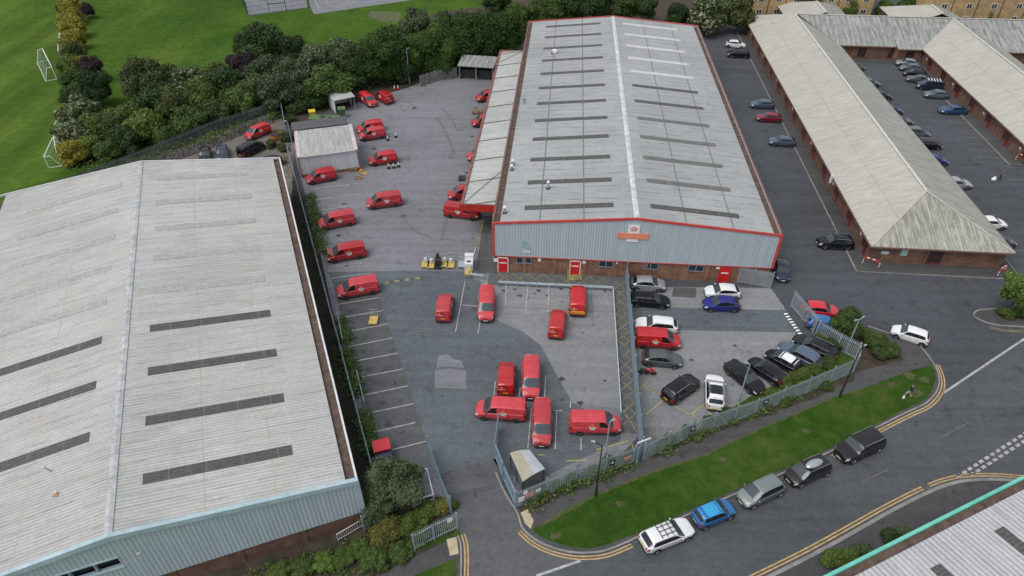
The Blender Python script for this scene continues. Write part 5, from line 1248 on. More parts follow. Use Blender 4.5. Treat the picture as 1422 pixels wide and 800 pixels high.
# left hand row partly behind the roof
for (fx, fy, kd, pt, lab) in [(1201,92,'hatch','grey_car','dark car nose just past the left unit roof, farthest in the lane'),(1222,114,'hatch','slate','grey green car nose second from far past the left unit roof'),(1239,132,'hatch','navy','dark blue car nose below a grey green one, past the left unit roof'),(1254,152,'hatch','deep_blue','blue car nose above a dark saloon past the left unit roof'),(1268,167,'sedan','grey_car','dark saloon nose below a blue one past the left unit roof'),(1291,184,'mpv','slate','pale grey roofed car beside a white bay line past the left unit roof'),(1308,200,'mpv','black_car','black people carrier past the left unit roof above a blue car'),(1317,222,'hatch','royal_blue','royal blue car nose past the left unit roof'),(1350,254,'estate','silver','silver estate with roof bars past the left unit roof'),(1398,309,'hatch','white_car','white car past the near corner of the left unit roof'),(1411,334,'hatch','grey_car','grey car nearest the corner of the hipped roof')]:
    Lp = PROTO[kd][0]['s'].L if kd in PROTO else proto(kd)[0]['s'].L
    a = Vector(at(fx, fy, .8)); an = R(-4)
    c = a-Vector((math.cos(an), math.sin(an)))*Lp/2
    V(kd, pt, None, None, lab, loc=c, rz=an)
# cars behind the left warehouse
V('hatch', 'black_car', (285,205), (284,222), 'dark car facing us, leftmost behind the pale warehouse roof')
V('hatch', 'navy', (308,200), (309,222), 'navy car with a pale windscreen facing us behind the pale warehouse roof')
V('camper', 'black_car', (335,213), (363,199), 'black van like car seen from behind below the red van under the trees')
V('hatch', 'black_car', (392,221), (354,226), 'dark car half hidden by the far edge of the pale warehouse roof')
# stripes on the small black car bonnet
# ------------------------------------------------------------------ fences and rails
def palisade(pts, lab, h=2.4, step=.17, z=.0, m='galv', posts=2.75, name='palisade_fence', ends=True, pw=.07):
    """pts: ground points (world). One fence: pales, rails, posts."""
    o = thing(name, lab, 'fence', (*pts[0], z)); P0 = Vector(pts[0])
    pl = MB(); rl = MB()
    for a, c in zip(pts, pts[1:]):
        a = Vector(a)-P0; c = Vector(c)-P0; L = (c-a).length; d = (c-a)/L; n = Vector((-d.y, d.x)); rz = math.atan2(d.y, d.x)
        k = max(1, int(L/step))
        for i in range(k):
            p = a+d*(i+.5)*L/k
            pl.box((p.x, p.y, h/2+.05), (pw, .025, h-.1), rz); w = pw/2
            pl.add([(p.x-d.x*w, p.y-d.y*w, h), (p.x+d.x*w, p.y+d.y*w, h), (p.x, p.y, h+.1)], [(0,1,2)])
        for zz in (.35, h-.3): rl.bar((a.x+n.x*.04, a.y+n.y*.04, zz), (c.x+n.x*.04, c.y+n.y*.04, zz), .05)
        k = max(1, round(L/posts))
        for i in range(k+1):
            p = a+d*i*L/k+n*.09; MB().box((p.x, p.y, (h+.1)/2), (.1,.1,h+.1), rz).build('post', M[m], o)
    pl.build('pales', M[m], o); rl.build('rails', M[m], o)
    return o
def fpt(px, py, h=2.4): return at(px, py, h)      # ground point below a fence-top pixel
palisade([at(718,706), at(800,672.5), at(880,644)], 'galvanised palisade fence with warning signs from the entrance corner past the smoking shelter', z=.0)
palisade([at(893,640), at(960,608), at(1048,577), at(1120,547), at(1184,519)], 'long galvanised palisade fence beside the footpath below the staff car park')
palisade([at(1185,518), fpt(1197,477), fpt(1170,464), fpt(1140,445)], 'short palisade return beside the trimmed hedge at the corner lamp post')
palisade([fpt(1138,441), fpt(1106,405)], 'open palisade gate leaf by the striped speed bump', name='palisade_gate')
palisade([at(717,706), at(700,668), at(688,636), fpt(692,576)], 'galvanised gate leaves standing open beside the smoking shelter', step=.12, m='galv_blue', name='palisade_gate')
palisade([fpt(592,607), fpt(607,650), fpt(623,690)], 'left hand entrance gate leaf standing open across the yard mouth', step=.13, m='galv_blue', name='palisade_gate')
palisade([fpt(633,712), fpt(600,727), fpt(572,742)], 'palisade fence with a round sign left of the entrance road')
palisade([fpt(518,708), fpt(501,716)], 'narrow palisade panel between the brick wall and the big bush', step=.14)
# tall solid mesh fence dividing the yard
a = FM.world(8.78, 67.2); c = FM.world(8.78, 40.6)
palisade([a, c], 'tall blue grey fence dividing the delivery yard from the staff car park', h=2.5, step=.11, m='galv_blue', pw=.085)
palisade([at(884,646), FM.world(8.78, 40.3)], 'small pedestrian gate panel at the foot of the dividing fence', step=.11, m='galv_blue', name='palisade_gate')
b = MB(); p = Vector(at(881,640)); q = Vector(at(899,633)); o = thing('gate_header', 'white bar over the pedestrian gate between the two palisade fences', 'gate bar', (*p, 0)); d = q-p
b.bar((0,0,2.55),(d.x,d.y,2.55),.12); b.build('bar', M['trim_white'], o); b = MB(); b.box((0,0,1.25),(.1,.1,2.5)); b.box((d.x,d.y,1.25),(.1,.1,2.5)); b.build('post', M['galv'], o)
# gates by the brick corner
palisade([at(1018,392), at(1069,401)], 'pair of palisade gates closing the gap below the right end of the grey gable', step=.13)
# left boundary fence, beside the service gap
FLf = Frame(-20.8)
lf0 = [FLf.world(1.65, v) for v in (38.3, 56, 74, 92.5, 104.)]
palisade(lf0, 'long grey fence running between the pale warehouse and the left parking bays', h=2.2, step=.2, m='galv', posts=3.)
p = [fpt(395,170), fpt(388,131)]
palisade(p, 'tall mesh fence corner at the top of the service gap by the trees', h=2.6, step=.12, m='galv_blue')
palisade([fpt(386,133), fpt(360,148), fpt(293,169), fpt(202,206), fpt(110,240), fpt(30,266)], 'long palisade fence between the tree belt and the pale warehouse', h=2.4, step=.16, m='galv_dark')
# small tubular guard rail on the brick corner, white fence bits
o = thing('ramp_handrail', 'white railing panel below the brick corner of the pale warehouse', 'handrail', (*at(470,752), 0)); d = Vector(at(504,732))-Vector(at(470,752))
b = MB()
for zz in (.25,1.05): b.bar((0,0,zz),(d.x,d.y,zz),.06)
for i in range(12): b.bar((d.x*i/11,d.y*i/11,.0 if i in (0,11) else .25),(d.x*i/11,d.y*i/11,1.05),.03)
b.build('railing', M['trim_white'], o)
def rail(pts, lab, m='rail_blue', h=.75, mt='galv_blue', name='barrier_rail', step=2.2, drop=.28):
    o = thing(name, lab, 'barrier', (*pts[0], 0)); P0 = Vector(pts[0]); b = MB()
    for a, c in zip(pts, pts[1:]):
        a = Vector(a)-P0; c = Vector(c)-P0; L = (c-a).length; d = (c-a)/L; rz = math.atan2(d.y, d.x)
        b.bar((a.x,a.y,h-drop/2),(c.x,c.y,h-drop/2),.07,drop); k = max(1, round(L/step))
        for i in range(k+1):
            p = a+d*i*L/k; MB().box((p.x, p.y, (h-.05)/2), (.12,.12,h-.05), rz).build('post', M[mt], o)
    b.build('rail_beam', M[m], o); return o
rail([FM.world(-6.6,64.6), FM.world(7.15,64.6), FM.world(7.2,45.1)], 'long pale blue barrier rail turning the corner in front of the grey gable')
rail([at(652,386), at(672,388)], 'short pale blue barrier rail by the white pallet truck')
rail([at(652,384), at(661,352)], 'pale barrier rail along the loading strip beside the white pallet truck', m='trim_white', h=1.0)
rail([at(470,443), at(477,478)], 'short rail with a dark post base beside the left bays', m='galv', h=1.0, drop=.1)
rail([at(497,524), at(507,565)], 'bent rail with a white tag near the ivy at the left bays', m='galv_blue', h=1.0, drop=.1)
# white tubular frame by the left gate
a_, b_, c_, d_ = at(577,667), at(594,661), at(603,697), at(577,705)
o = thing('cycle_frame', 'white tubular frame standing behind the bush by the left gate', 'tubular frame', (*a_, 0)); A = Vector(a_); b = MB()
q = [Vector(p)-A for p in (a_, b_, c_, d_)]
for i in range(3):
    b.tube((*q[i],1.1),(*q[i+1],1.1),.05)
for p in q: b.tube((*p,0),(*p,1.1),.05)
b.tube((*q[2],.4),(*q[3],.4),.05); b.tube((*((q[2]+q[3])/2),0),(*((q[2]+q[3])/2),1.1),.04); b.tube((*q[0],1.1),(*q[3],1.1),.05); b.build('frame_tubes', M['trim_white'], o)
# red and white corner hoops at the unit block
def hoop(p, lab, ln_, rz):
    o = thing('corner_barrier', lab, 'barrier', (*p, .12), rz); pts = [(0,0,0),(0,0,.75),(ln_*.15,0,.95),(ln_*.85,0,.95),(ln_,0,.75),(ln_,0,0)]
    bw_, br = MB(), MB()
    for i, (a, c) in enumerate(zip(pts, pts[1:])):
        a = Vector(a); c = Vector(c); n = 4 if (c-a).length > .5 else 1
        for k_ in range(n): (br if (i+k_) % 2 else bw_).tube(a+(c-a)*k_/n, a+(c-a)*(k_+1)/n, .07)
    bw_.build('white_bands', M['white'], o); br.build('red_bands', M['red_plain'], o)
hoop(at(1197,366), 'red and white hoop barrier at the near left corner of the hipped units', 1.9, R(-35))
hoop(at(1385,383), 'red and white hoop barrier at the near right corner of the hipped units', 1.6, R(35))
hoop(at(1410,222), 'red and white hoop barrier beside the right unit wing', 1.8, R(-50))

# ------------------------------------------------------------------ lamp posts
def lamp(p, h, lab, m='galv', arm=(.9, 0), twin=False):
    o = thing('street_lamp', lab, 'street lamp', (*p, .1)); b = MB(); b.tube((0,0,0),(0,0,1.2),.11,n=10); b.tube((0,0,1.2),(0,0,h),.075,.05,n=10); b.build('column', M[m], o)
    a = Vector((*arm, 0)); hd = MB(); am = MB()
    for s in ((1,-1) if twin else (1,)):
        e = a*s; am.bar((0,0,h),(e.x,e.y,h+.12),.06); rz = math.atan2(e.y,e.x); hd.box((e.x,e.y,h+.14),(.34,.15,.08),rz)
    am.build('arm', M[m], o); hd.build('lamp_head', M['galv'], o); return o
lamp(at(827,690), 7.0, 'tall black lamp post beside the footpath and the palisade fence', 'black_steel', (-.7,.3))
lamp(at(1165,552.5), 6.8, 'tall black lamp post beside the grass verge near the fence corner', 'black_steel', (.5,.3))
lamp(at(1174,489), 4.6, 'grey twin headed lamp post inside the fence corner hedge', 'galv', (.5,.25), True)
lamp(at(1026,556), 5., 'leaning grey lamp post between the white sport utility and the black saloon', 'galv', (-.3,.1))
lamp(at(840,636), 5., 'slim grey lamp post in front of the sideways van near the fence', 'galv', (.3,.1))
lamp(at(436,134), 6.5, 'thin pole standing among the trees at the top left of the yard', 'galv', (.3,.1))
lamp(at(569,116), 6.5, 'thin pole at the foot of the cypress hedge above the yard', 'galv', (.3,.1))
lamp(at(688,66), 6., 'thin pole rising against the cypress hedge near the canopy end', 'galv', (.3,.1))
lamp(at(409,214), 5.4, 'grey pole at the top of the left fence beside the pale shed', 'galv', (-.3,.1))
# signs
def sign(p, lab, items, rz, parent=None, z=0.):
    o = thing('fence_sign', lab, 'sign', (*p, z), rz)
    for nm, x, zz, w, h, m, shape in items:
        b = MB()
        if shape == 'o': b.tube((x,.02,zz),(x,-.0,zz),w/2,n=16)
        else: b.box((x,0,zz),(w,.03,h))
        b.build(nm, M[m], o)
    return o
M['pink_sign'] = mat('faded_red_sign', (.55,.25,.26), .6); M['pale_green_sign'] = mat('pale_green_sign', (.6,.66,.6), .6)
d = Vector(at(800,672.5))-Vector(at(718,706)); rzf = math.atan2(d.y, d.x); nrm = Vector((math.sin(rzf), -math.cos(rzf)))*.12
u_ = d.normalized()
p = Vector(at(718,706))+nrm
sign(p, 'cluster of white and faded red notices on the fence by the entrance corner', [('round_notice',.75,2.0,.5,0,'white','o'),('white_notice',.35,1.3,.55,.6,'white','b'),('red_notice',1.1,1.45,.85,.6,'pink_sign','b'),('green_notice',1.95,1.6,.5,.4,'pale_green_sign','b')], rzf)
p = Vector(at(868,651))+nrm; sign(p, 'small faded red notice near the pedestrian gate end of the fence', [('red_notice',0,1.7,.8,.4,'pink_sign','b')], rzf)
def pict(p, lab, rz):
    o = thing('warning_disc', lab, 'sign', (*p, 0), rz); b = MB(); n = 16
    b.box((0,0,1.75),(.55,.02,.7)); b.build('dark_panel', M['black_steel'], o); MB().tube((0,-.012,1.8),(0,-.02,1.8),.17,n=14).build('white_disc', M['trim_white'], o)
pict(Vector(at(847,658))+nrm, 'dark panel with a pale disc on the fence behind the slim black lamp post', rzf)
rz2 = math.atan2(at(1048,577)[1]-at(960,608)[1], at(1048,577)[0]-at(960,608)[0]); n2 = Vector((math.sin(rz2), -math.cos(rz2)))*.12
pict(Vector(at(957,611))+n2, 'dark disc sign on the staff car park fence left of the white sport utility', rz2)
pict(Vector(at(1057,574))+n2, 'dark disc sign on the staff car park fence below the black saloon', rz2)
a = Vector(fpt(633,712)); c = Vector(fpt(600,727)); rz3 = math.atan2((a-c).y, (a-c).x)
sign(a-(a-c).normalized()*.6+Vector((math.sin(rz3), -math.cos(rz3)))*.12, 'white oval sign on the palisade panel left of the entrance road', [('oval_notice',0,1.9,.55,0,'white','o')], rz3)
# ------------------------------------------------------------------ yard props
def trolley(px, py, lab, m='yellow_steel', rz=0., tall=1.35, load=None):
    o = thing('platform_trolley', lab, 'trolley', (*at(px, py), .02), rz, 'platform trolleys in the yard')
    MB().box((0,0,.24),(.95,1.35,.1)).build('platform', M[m], o)
    b = MB()
    for s in (-1,1):
        b.tube((s*.43,.62,.25),(s*.43,.62,tall),.03); b.tube((s*.43,-.62,.25),(s*.43,-.62,.7),.02)
    for zz in (.6,.95,tall-.02): b.tube((-.43,.62,zz),(.43,.62,zz),.025)
    b.build('handle_frame', M['galv'], o)
    w = MB()
    for sx in (-.35,.35):
        for sy in (-.5,.5): w.tube((sx-.03,sy,.1),(sx+.03,sy,.1),.1,n=10)
    w.build('castors', M['tyre'], o)
    if load == 'dark': b = MB(); b.box((0,.1,.75),(.7,.9,.85)); b.box((0,.35,1.45),(.35,.3,.6)); b.build('dark_load', M['dark_plastic'], o)
    if load == 'white': MB().box((0,.35,.6),(.35,.3,.5)).build('white_sack', M['trim_white'], o)
    return o
trolley(591,369,'yellow trolley at the left end of the row of five',load='white'); trolley(599,370,'yellow trolley second from the left in the row of five',load='white')
trolley(608.5,370.5,'black loaded trolley in the middle of the row of five','dark_plastic',load='dark'); trolley(617.5,368.5,'yellow trolley second from the right in the row of five',load='white'); trolley(626,369.5,'yellow trolley with tall handles at the right end of the row of five',load='white',tall=1.6)
trolley(641.5,369,'small grey trolley left of the white pallet truck','galv'); trolley(519,447,'lone yellow trolley standing on a left bay line',tall=1.3)
trolley(641,249,'dark wire trolley beside the edge of the loading canopy','dark_plastic')
o = thing('pallet_truck', 'white electric pallet truck with a yellow platform beside the rails', 'pallet truck', (*at(651,379), .01))
MB().box((0,-.3,.3),(.9,1.2,.35)).build('platform', M['yellow_steel'], o); MB().box((0,.9,.65),(1.05,1.5,1.1)).build('machine_body', M['trim_white'], o); MB().box((0,1.9,.95),(1.1,.7,1.0)).build('hood', M['trim_white'], o)
MB().box((0,.75,1.22),(.5,.3,.06)).build('seat_pad', M['dark_plastic'], o); b = MB(); b.tube((-.4,-.6,.12),(.4,-.6,.12),.12,n=10); b.tube((-.5,1.3,.2),(.5,1.3,.2),.2,n=12); b.build('wheel', M['tyre'], o)
def cone(px, py, lab, m1='white', base='black_steel', g=None):
    o = thing('traffic_cone', lab, 'traffic cone', (*at(px, py), .02), 0, g); MB().box((0,0,.06),(.5,.5,.12)).build('base', M[base], o)
    MB().tube((0,0,.12),(0,0,.42),.2,.13,12).build('cone_body', M['red_plain'] if m1 == 'red' else M['dark_plastic'], o); MB().tube((0,0,.42),(0,0,.85),.13,.04,12).build('reflective_sleeve', M['white'], o)
cone(540,234,'leftmost of the three dark based cones by the rear wheel of the van'); cone(547,233.5,'middle of the three dark based cones by the rear wheel of the van'); cone(553.5,232,'rightmost of the three dark based cones by the rear wheel of the van')
cone(538.5,195,'cone at the tail of the nearer of the overlapping vans'); cone(550,191,'cone standing alone right of the overlapping vans')
cone(548,125,'left of the two red and white cones under the cypress hedge','red'); cone(553,124.5,'right of the two red and white cones under the cypress hedge','red')
def pallet(px, py, lab, n=1, rz=0.):
    o = thing('wooden_pallet', lab, 'pallet', (*at(px, py), .02), rz); b = MB()
    for k in range(n):
        for i in range(6): b.box((-.5+.2*i,0,.13+.15*k),(.12,1.,.025))
        for j in (-.42,0,.42): b.box((0,j,.06+.15*k),(1.2,.1,.1))
    b.build('boards', M['wood'], o)
pallet(492,237,'stack of pallets beside the front corner of the pale shed',4,R(8)); pallet(660,158,'left pallet stack beside the canopy post',3); pallet(667,157,'right pallet stack beside the canopy post',3); pallet(498,247,'flat broken pallet lying on the yard near the step ladder',1,.4)
o = thing('hand_pallet_truck', 'orange hand pallet truck by the corner of the pale shed', 'pallet truck', (*at(503,240), .01), R(-40)); M['orange'] = mat('orange_paint', (.75,.25,.03), .5)
b = MB(); b.box((.5,-.2,.12),(1.2,.16,.08)); b.box((.5,.2,.12),(1.2,.16,.08)); b.build('forks', M['yellow_steel'], o); b = MB(); b.box((-.25,0,.25),(.3,.5,.35)); b.bar((-.3,0,.4),(-.6,0,1.3),.06); b.bar((-.6,-.2,1.3),(-.6,.2,1.3),.05); b.build('handle', M['orange'], o)
# rubbish area
M['green_paint'] = noisy('faded_green_paint', (.06,.12,.05), (.14,.22,.09), 1.2); 
o = thing('waste_skip', 'long faded green skip behind the pale shed', 'skip', (*at(452,172), .01), an)
b = MB(); b.slabq((-2.6,-.9,1.2),(2.6,-.9,1.2),(2.6,.9,1.2),(-2.6,.9,1.2),.06); b.add([(-2.1,-.7,0),(2.1,-.7,0),(2.1,.7,0),(-2.1,.7,0),(-2.6,-.9,1.2),(2.6,-.9,1.2),(2.6,.9,1.2),(-2.6,.9,1.2)], [(0,1,5,4),(1,2,6,5),(2,3,7,6),(3,0,4,7),(3,2,1,0)]); b.build('skip_body', M['green_paint'], o)
b = MB(); b.add(*ball((-.4,.1,1.25),.4,8,5,1.4,1,.4)); b.add(*ball((1.,-.2,1.25),.35,8,5,1.3,1,.4)); b.build('rubbish_bags', M['dark_plastic'], o)
def bin_(px, py, lab, m, s=1.):
    o = thing('wheeled_bin', lab, 'bin', (*at(px, py), .01), .3); o.scale = (s,)*3; b = MB(); b.add([(-.3,-.3,.1),(.3,-.3,.1),(.3,.3,.1),(-.3,.3,.1),(-.38,-.38,1.),(.38,-.38,1.),(.38,.38,1.),(-.38,.38,1.)], [(0,1,5,4),(1,2,6,5),(2,3,7,6),(3,0,4,7),(3,2,1,0)]); b.build('bin_body', M[m], o); MB().box((0,0,1.04),(.82,.86,.09)).build('lid', M[m], o); b = MB(); b.tube((-.33,.34,.12),(.33,.34,.12),.12,n=10); b.build('wheels', M['tyre'], o)
M['bin_yellow'] = mat('bin_yellow', (.6,.48,.03), .5); bin_(435,165,'yellow bin standing above the flat roofed store', 'bin_yellow', 1.4); bin_(476,163,'green bin between the skip and the open shelter', 'green_paint', 1.6)
M['bin_blue'] = mat('bin_blue', (.03,.18,.3), .5); bin_(553,680,'blue bin glimpsed through the big bush', 'bin_blue')
o = thing('litter_skip', 'orange skip among weeds below the red van under the trees', 'skip', (*at(385,193), .01), .9); b = MB(); b.add([(-.7,-.5,0),(.7,-.5,0),(.7,.5,0),(-.7,.5,0),(-1.,-.6,.9),(1.,-.6,.9),(1.,.6,.9),(-1.,.6,.9)], [(0,1,5,4),(1,2,6,5),(2,3,7,6),(3,0,4,7),(3,2,1,0)]); b.build('skip_body', M['orange'], o); MB().box((0,0,.86),(1.8,1.05,.04)).build('contents', M['dark_plastic'], o)
# red and black trailer bin near the ivy
p = at(533,637); o = thing('red_cargo_container', 'red and black lidded container at the foot of the left bays', 'container', (*p, .01), R(17))
MB().box((0,.45,.75),(1.45,1.25,1.3)).build('red_box', M['paint_van_red'], o); MB().box((0,-.75,.6),(1.45,.95,1.0)).build('black_box', M['dark_plastic'], o); MB().box((0,.45,1.43),(1.55,1.35,.07)).build('lid', M['paint_red_car'], o); MB().box((0,-.75,1.13),(1.52,1.02,.06)).build('black_lid', M['paint_deep_blue'], o); MB().box((0,-1.4,.2),(1.5,.35,.3)).build('wooden_step', M['wood'], o)
# weathered panels near the bin store
pts = [at(584,120), at(604,113), at(635,107)]
o = thing('panel_screen', 'row of weathered grey panels leading to the concrete store', 'screen', (*pts[0], 0)); P0 = Vector(pts[0])
for a, c in zip(pts, pts[1:]):
    a = Vector(a)-P0; c = Vector(c)-P0; n = 4
    for i in range(n):
        s0 = a+(c-a)*(i+.03)/n; s1 = a+(c-a)*(i+.97)/n
        MB().bar((*s0,1.0),(*s1,1.0),.12,1.9).build('panel', M['concrete_wall'], o); MB().box((s0.x,s0.y,1.05),(.16,.16,2.1)).build('post', M['concrete_wall'], o)
# stone bank behind the cars
o = thing('stone_bank_wall', 'rough stone retaining bank behind the cars under the trees', 'wall', (*at(233,226), 0)); P0 = Vector(at(233,226)); b = MB()
ps = [Vector(at(*p))-P0 for p in ((190,240),(233,228),(290,208),(345,184),(383,170))]
nv = [Vector((-(ps[min(i+1,4)]-ps[max(i-1,0)]).y, (ps[min(i+1,4)]-ps[max(i-1,0)]).x)).normalized() for i in range(5)]
rows_ = []
for k_ in range(90):
    t = k_/89*4; i = min(int(t), 3); f = t-i; p = ps[i].lerp(ps[i+1], f); n_ = nv[i].lerp(nv[i+1], f)
    rows_.append([(p.x+n_.x*.22*j+random.uniform(-.09,.09), p.y+n_.y*.22*j+random.uniform(-.09,.09), (0 if j == 0 else .06+.12*j+random.uniform(-.09,.09))) for j in range(9)]+[(p.x+n_.x*2.4, p.y+n_.y*2.4, 0)])
vs = [v for r in rows_ for v in r]; b.add(vs, [(k_*10+j, (k_+1)*10+j, (k_+1)*10+j+1, k_*10+j+1) for k_ in range(89) for j in range(9)])
b.build('rubble_slope', M['stone'], o)
# goals on the field
def goal(pa, pb, lab, depth, h=2.1, lean=0.):
    a = Vector(at(*pa)); c = Vector(at(*pb)); d = c-a; L = d.length; o = thing('football_goal', lab, 'goal', (*a, 0), math.atan2(d.y, d.x), 'goals stored along the field hedge'); b = MB()
    for x in (0, L): b.tube((x,0,0),(x,0,h),.07); b.tube((x,0,h),(x,depth*.45,h),.05); b.tube((x,depth*.45,h),(x,depth,0),.05); b.tube((x,0,0),(x,depth,0),.05)
    b.tube((0,0,h),(L,0,h),.07); b.tube((0,depth,0),(L,depth,0),.05); b.build('goal_frame', M['white'], o)
    n = MB(); st = .55; k = int(L/st)
    for i in range(k+1):
        x = L*i/k; n.bar((x,depth*.45,h),(x,depth,0),.014); n.bar((x,0,h),(x,depth*.45,h),.014)
    for j in range(5): t = j/4; y = depth*(.45+.55*t); z = h*(1-t); n.bar((0,y,z),(L,y,z),.014)
    for x in (0,L):
        for j in range(4): n.bar((x,0,h*j/4+.2),(x,depth*(1-.13*j),h*j/4+.2),.014)
    n.build('net', M['net'], o)
goal((79,110),(66,84),'white goal with a net standing alone left of the yellow hedge',1.9,2.4)
goal((88,178),(80,197),'farther of the white goals lined up by the blossom bushes',1.8); goal((80,197),(84,222),'middle white goal lined up by the blossom bushes',1.8,1.9); goal((80,206),(68,233),'nearest white goal lined up by the blossom bushes',1.8,1.9)
goal((88,60),(86,84),'far net frame against the yellow hedge',1.4)
# sports cage
o = thing('sports_cage', 'grey ball court cage with dark green mesh fencing at the top edge', 'sports cage', (*at(345,22), 0)); P0 = Vector(at(345,22)); b = MB(); b2 = MB(); M['green_mesh'] = mat('dark_green_mesh', (.02,.07,.06), .6)
ring = [Vector(at(*p))-P0 for p in ((318,-34),(345,22),(374,17.5),(398,15),(428,11),(418,-30))]
for a, c in zip(ring, ring[1:]):
    L = (c-a).length; n = max(2, int(L/.5))
    for i in range(n+1): p = a+(c-a)*i/n; b.box((p.x,p.y,1.5),(.03,.03,3.))
    for zz in (.1,1.,2.,3.): b.bar((*a,zz),(*c,zz),.04)
    b2.box((a.x,a.y,1.6),(.12,.12,3.2))
b.build('mesh_panels', M['green_mesh'], o); b2.box((ring[3].x,ring[3].y,1.6),(.12,.12,3.2)); b2.bar((*ring[2],3.),(*ring[3],3.),.14); b2.bar((*ring[2],1.9),(*ring[3],1.9),.14); b2.build('frame_posts', M['green_mesh'], o)
# motorbike
a = Vector(at(888,516,.4)); c = Vector(at(909,517,.4)); o = thing('motorcycle', 'red and black motorcycle leaning beside the grey hatchback', 'motorcycle', (*((a+c)/2), .012), math.atan2(c.y-a.y, c.x-a.x)); o.rotation_euler[0] = R(8)
for x in (-.68,.68):
    b = MB(); b.v = [(v[0]*.31+x, v[1]*.55, v[2]*.31+.31) for v in CACHE['tyre'].v]; b.f = list(CACHE['tyre'].f); b.m = list(CACHE['tyre'].m); w = b.build('wheel', M['tyre'], o, smooth=50); MB().tube((x,-.04,.31),(x,.04,.31),.19,n=12).build('rim', M['rim_dark'], w)
b = MB(); b.add(*ball((.15,0,.86),.24,10,6,1.2,.7,.7)); b.build('fuel_tank', M['paint_red_car'], o, smooth=50); b = MB(); b.bar((-.1,0,.82),(-.75,0,.9),.24,.12); b.build('seat', M['dark_plastic'], o)
b = MB(); b.box((0,0,.48),(.5,.28,.36)); b.bar((.68,.08,.31),(.42,.08,.95),.05); b.bar((.68,-.08,.31),(.42,-.08,.95),.05); b.bar((-.68,0,.31),(-.1,0,.5),.12,.06); b.bar((.4,-.35,1.05),(.4,.35,1.05),.04); b.build('frame', M['black_steel'], o)
b = MB(); b.add(*ball((.52,0,.9),.14,8,5,.8,.8,1.)); b.add([(.5,-.12,.6),(.95,-.06,.66),(.95,.06,.66),(.5,.12,.6)],[(0,1,2,3)]); b.build('front_cowl', M['paint_red_car'], o)

# ------------------------------------------------------------------ people
def person(p, rz, lab, top, legs, pose=0., z=.01, shoe='white', bag=None):
    o = thing('person', lab, 'person', (*p, z), rz)
    J = {'pel':(0,0,.93,.14),'waist':(0,0,1.08,.13),'chest':(.02,0,1.32,.16),'neck':(.02,0,1.5,.06),'head0':(.04,0,1.58,.085),'head1':(.04,0,1.7,.09),
         'shl':(0,.19,1.42,.07),'ell':(-.05-pose*.1,.27,1.15,.05),'hal':(.05+pose*.2,.27,.92,.035),'shr':(0,-.19,1.42,.07),'elr':(-.05+pose*.1,-.27,1.15,.05),'har':(.05-pose*.05,-.27,.9,.035),
         'hil':(0,.1,.88,.095),'knl':(.1+pose*.25,.11,.5,.065),'anl':(-.0+pose*.35,.11,.09,.045),'tol':(.16+pose*.35,.12,.05,.04),'hir':(0,-.1,.88,.095),'knr':(.05-pose*.1,-.11,.5,.065),'anr':(-pose*.4,-.11,.1,.045),'tor':(.15-pose*.4,-.12,.05,.04)}
    names = list(J); E = [('pel','waist'),('waist','chest'),('chest','neck'),('neck','head0'),('head0','head1'),('chest','shl'),('shl','ell'),('ell','hal'),('chest','shr'),('shr','elr'),('elr','har'),('pel','hil'),('hil','knl'),('knl','anl'),('anl','tol'),('pel','hir'),('hir','knr'),('knr','anr'),('anr','tor')]
    me = bpy.data.meshes.new('body'); me.from_pydata([J[n][:3] for n in names], [(names.index(a), names.index(c)) for a, c in E], [])
    bo = link('body', me, o); mo = bo.modifiers.new('skin', 'SKIN'); 
    for i, n in enumerate(names): me.skin_vertices[0].data[i].radius = (J[n][3],)*2
    me.skin_vertices[0].data[0].use_root = True
    bo.modifiers.new('sub', 'SUBSURF').render_levels = 2; bo.modifiers['sub'].levels = 2
    # clothes as colours by height on the one continuous body
    m = mat('clothed_body', rough=.85); k = NT(m); x, y, zc_ = k.co()
    f = k.math('GREATER_THAN', zc_, .95); c1 = k.mix(f, legs, top); f2 = k.math('GREATER_THAN', zc_, 1.5); c2 = k.mix(f2, c1, (.5,.3,.22)); f3 = k.math('LESS_THAN', zc_, .12); c3 = k.mix(f3, c2, (.6,.6,.6) if shoe == 'white' else (.03,.03,.03))
    f4 = k.math('MULTIPLY', k.math('GREATER_THAN', k.math('ABSOLUTE', y), .21), k.math('LESS_THAN', zc_, 1.0)); c4 = k.mix(f4, c3, (.5,.3,.22)); k.base(c4); me.materials.append(m)
    MB().add(*ball((.02,0,1.73),.112,10,6,1,.95,.85)).build('hair', M['bark'], o, smooth=60)
    return o
person(at(1260,552), R(150), 'person in a dark top and pale trousers walking on the grass verge', (.02,.025,.05), (.42,.38,.34), .8, .13)
o = thing('carrier_bag', 'small white bag on the grass beside the walking person', 'bag', (*at(1253.5,555), .13)); b = MB(); b.add(*ball((0,0,.16),.18,8,6,.8,.6,1.)); b.bar((-.06,0,.3),(0,0,.42),.02); b.bar((.06,0,.3),(0,0,.42),.02); b.build('bag_body', M['white'], o, smooth=50)
person(at(1387.5,250), R(190), 'person in dark grey clothes walking in the right hand units lane', (.13,.13,.15), (.03,.03,.04), .6, .02, 'black')
o = thing('white_sack', 'bulky white sack carried beside the person in the units lane', 'sack', (*at(1378.5,252), .02)); b = MB(); b.add(*ball((0,0,.35),.36,10,6,1.,.8,.95)); b.add(*ball((.1,0,.7),.14,8,5)); b.build('sack_body', M['white'], o, smooth=50)
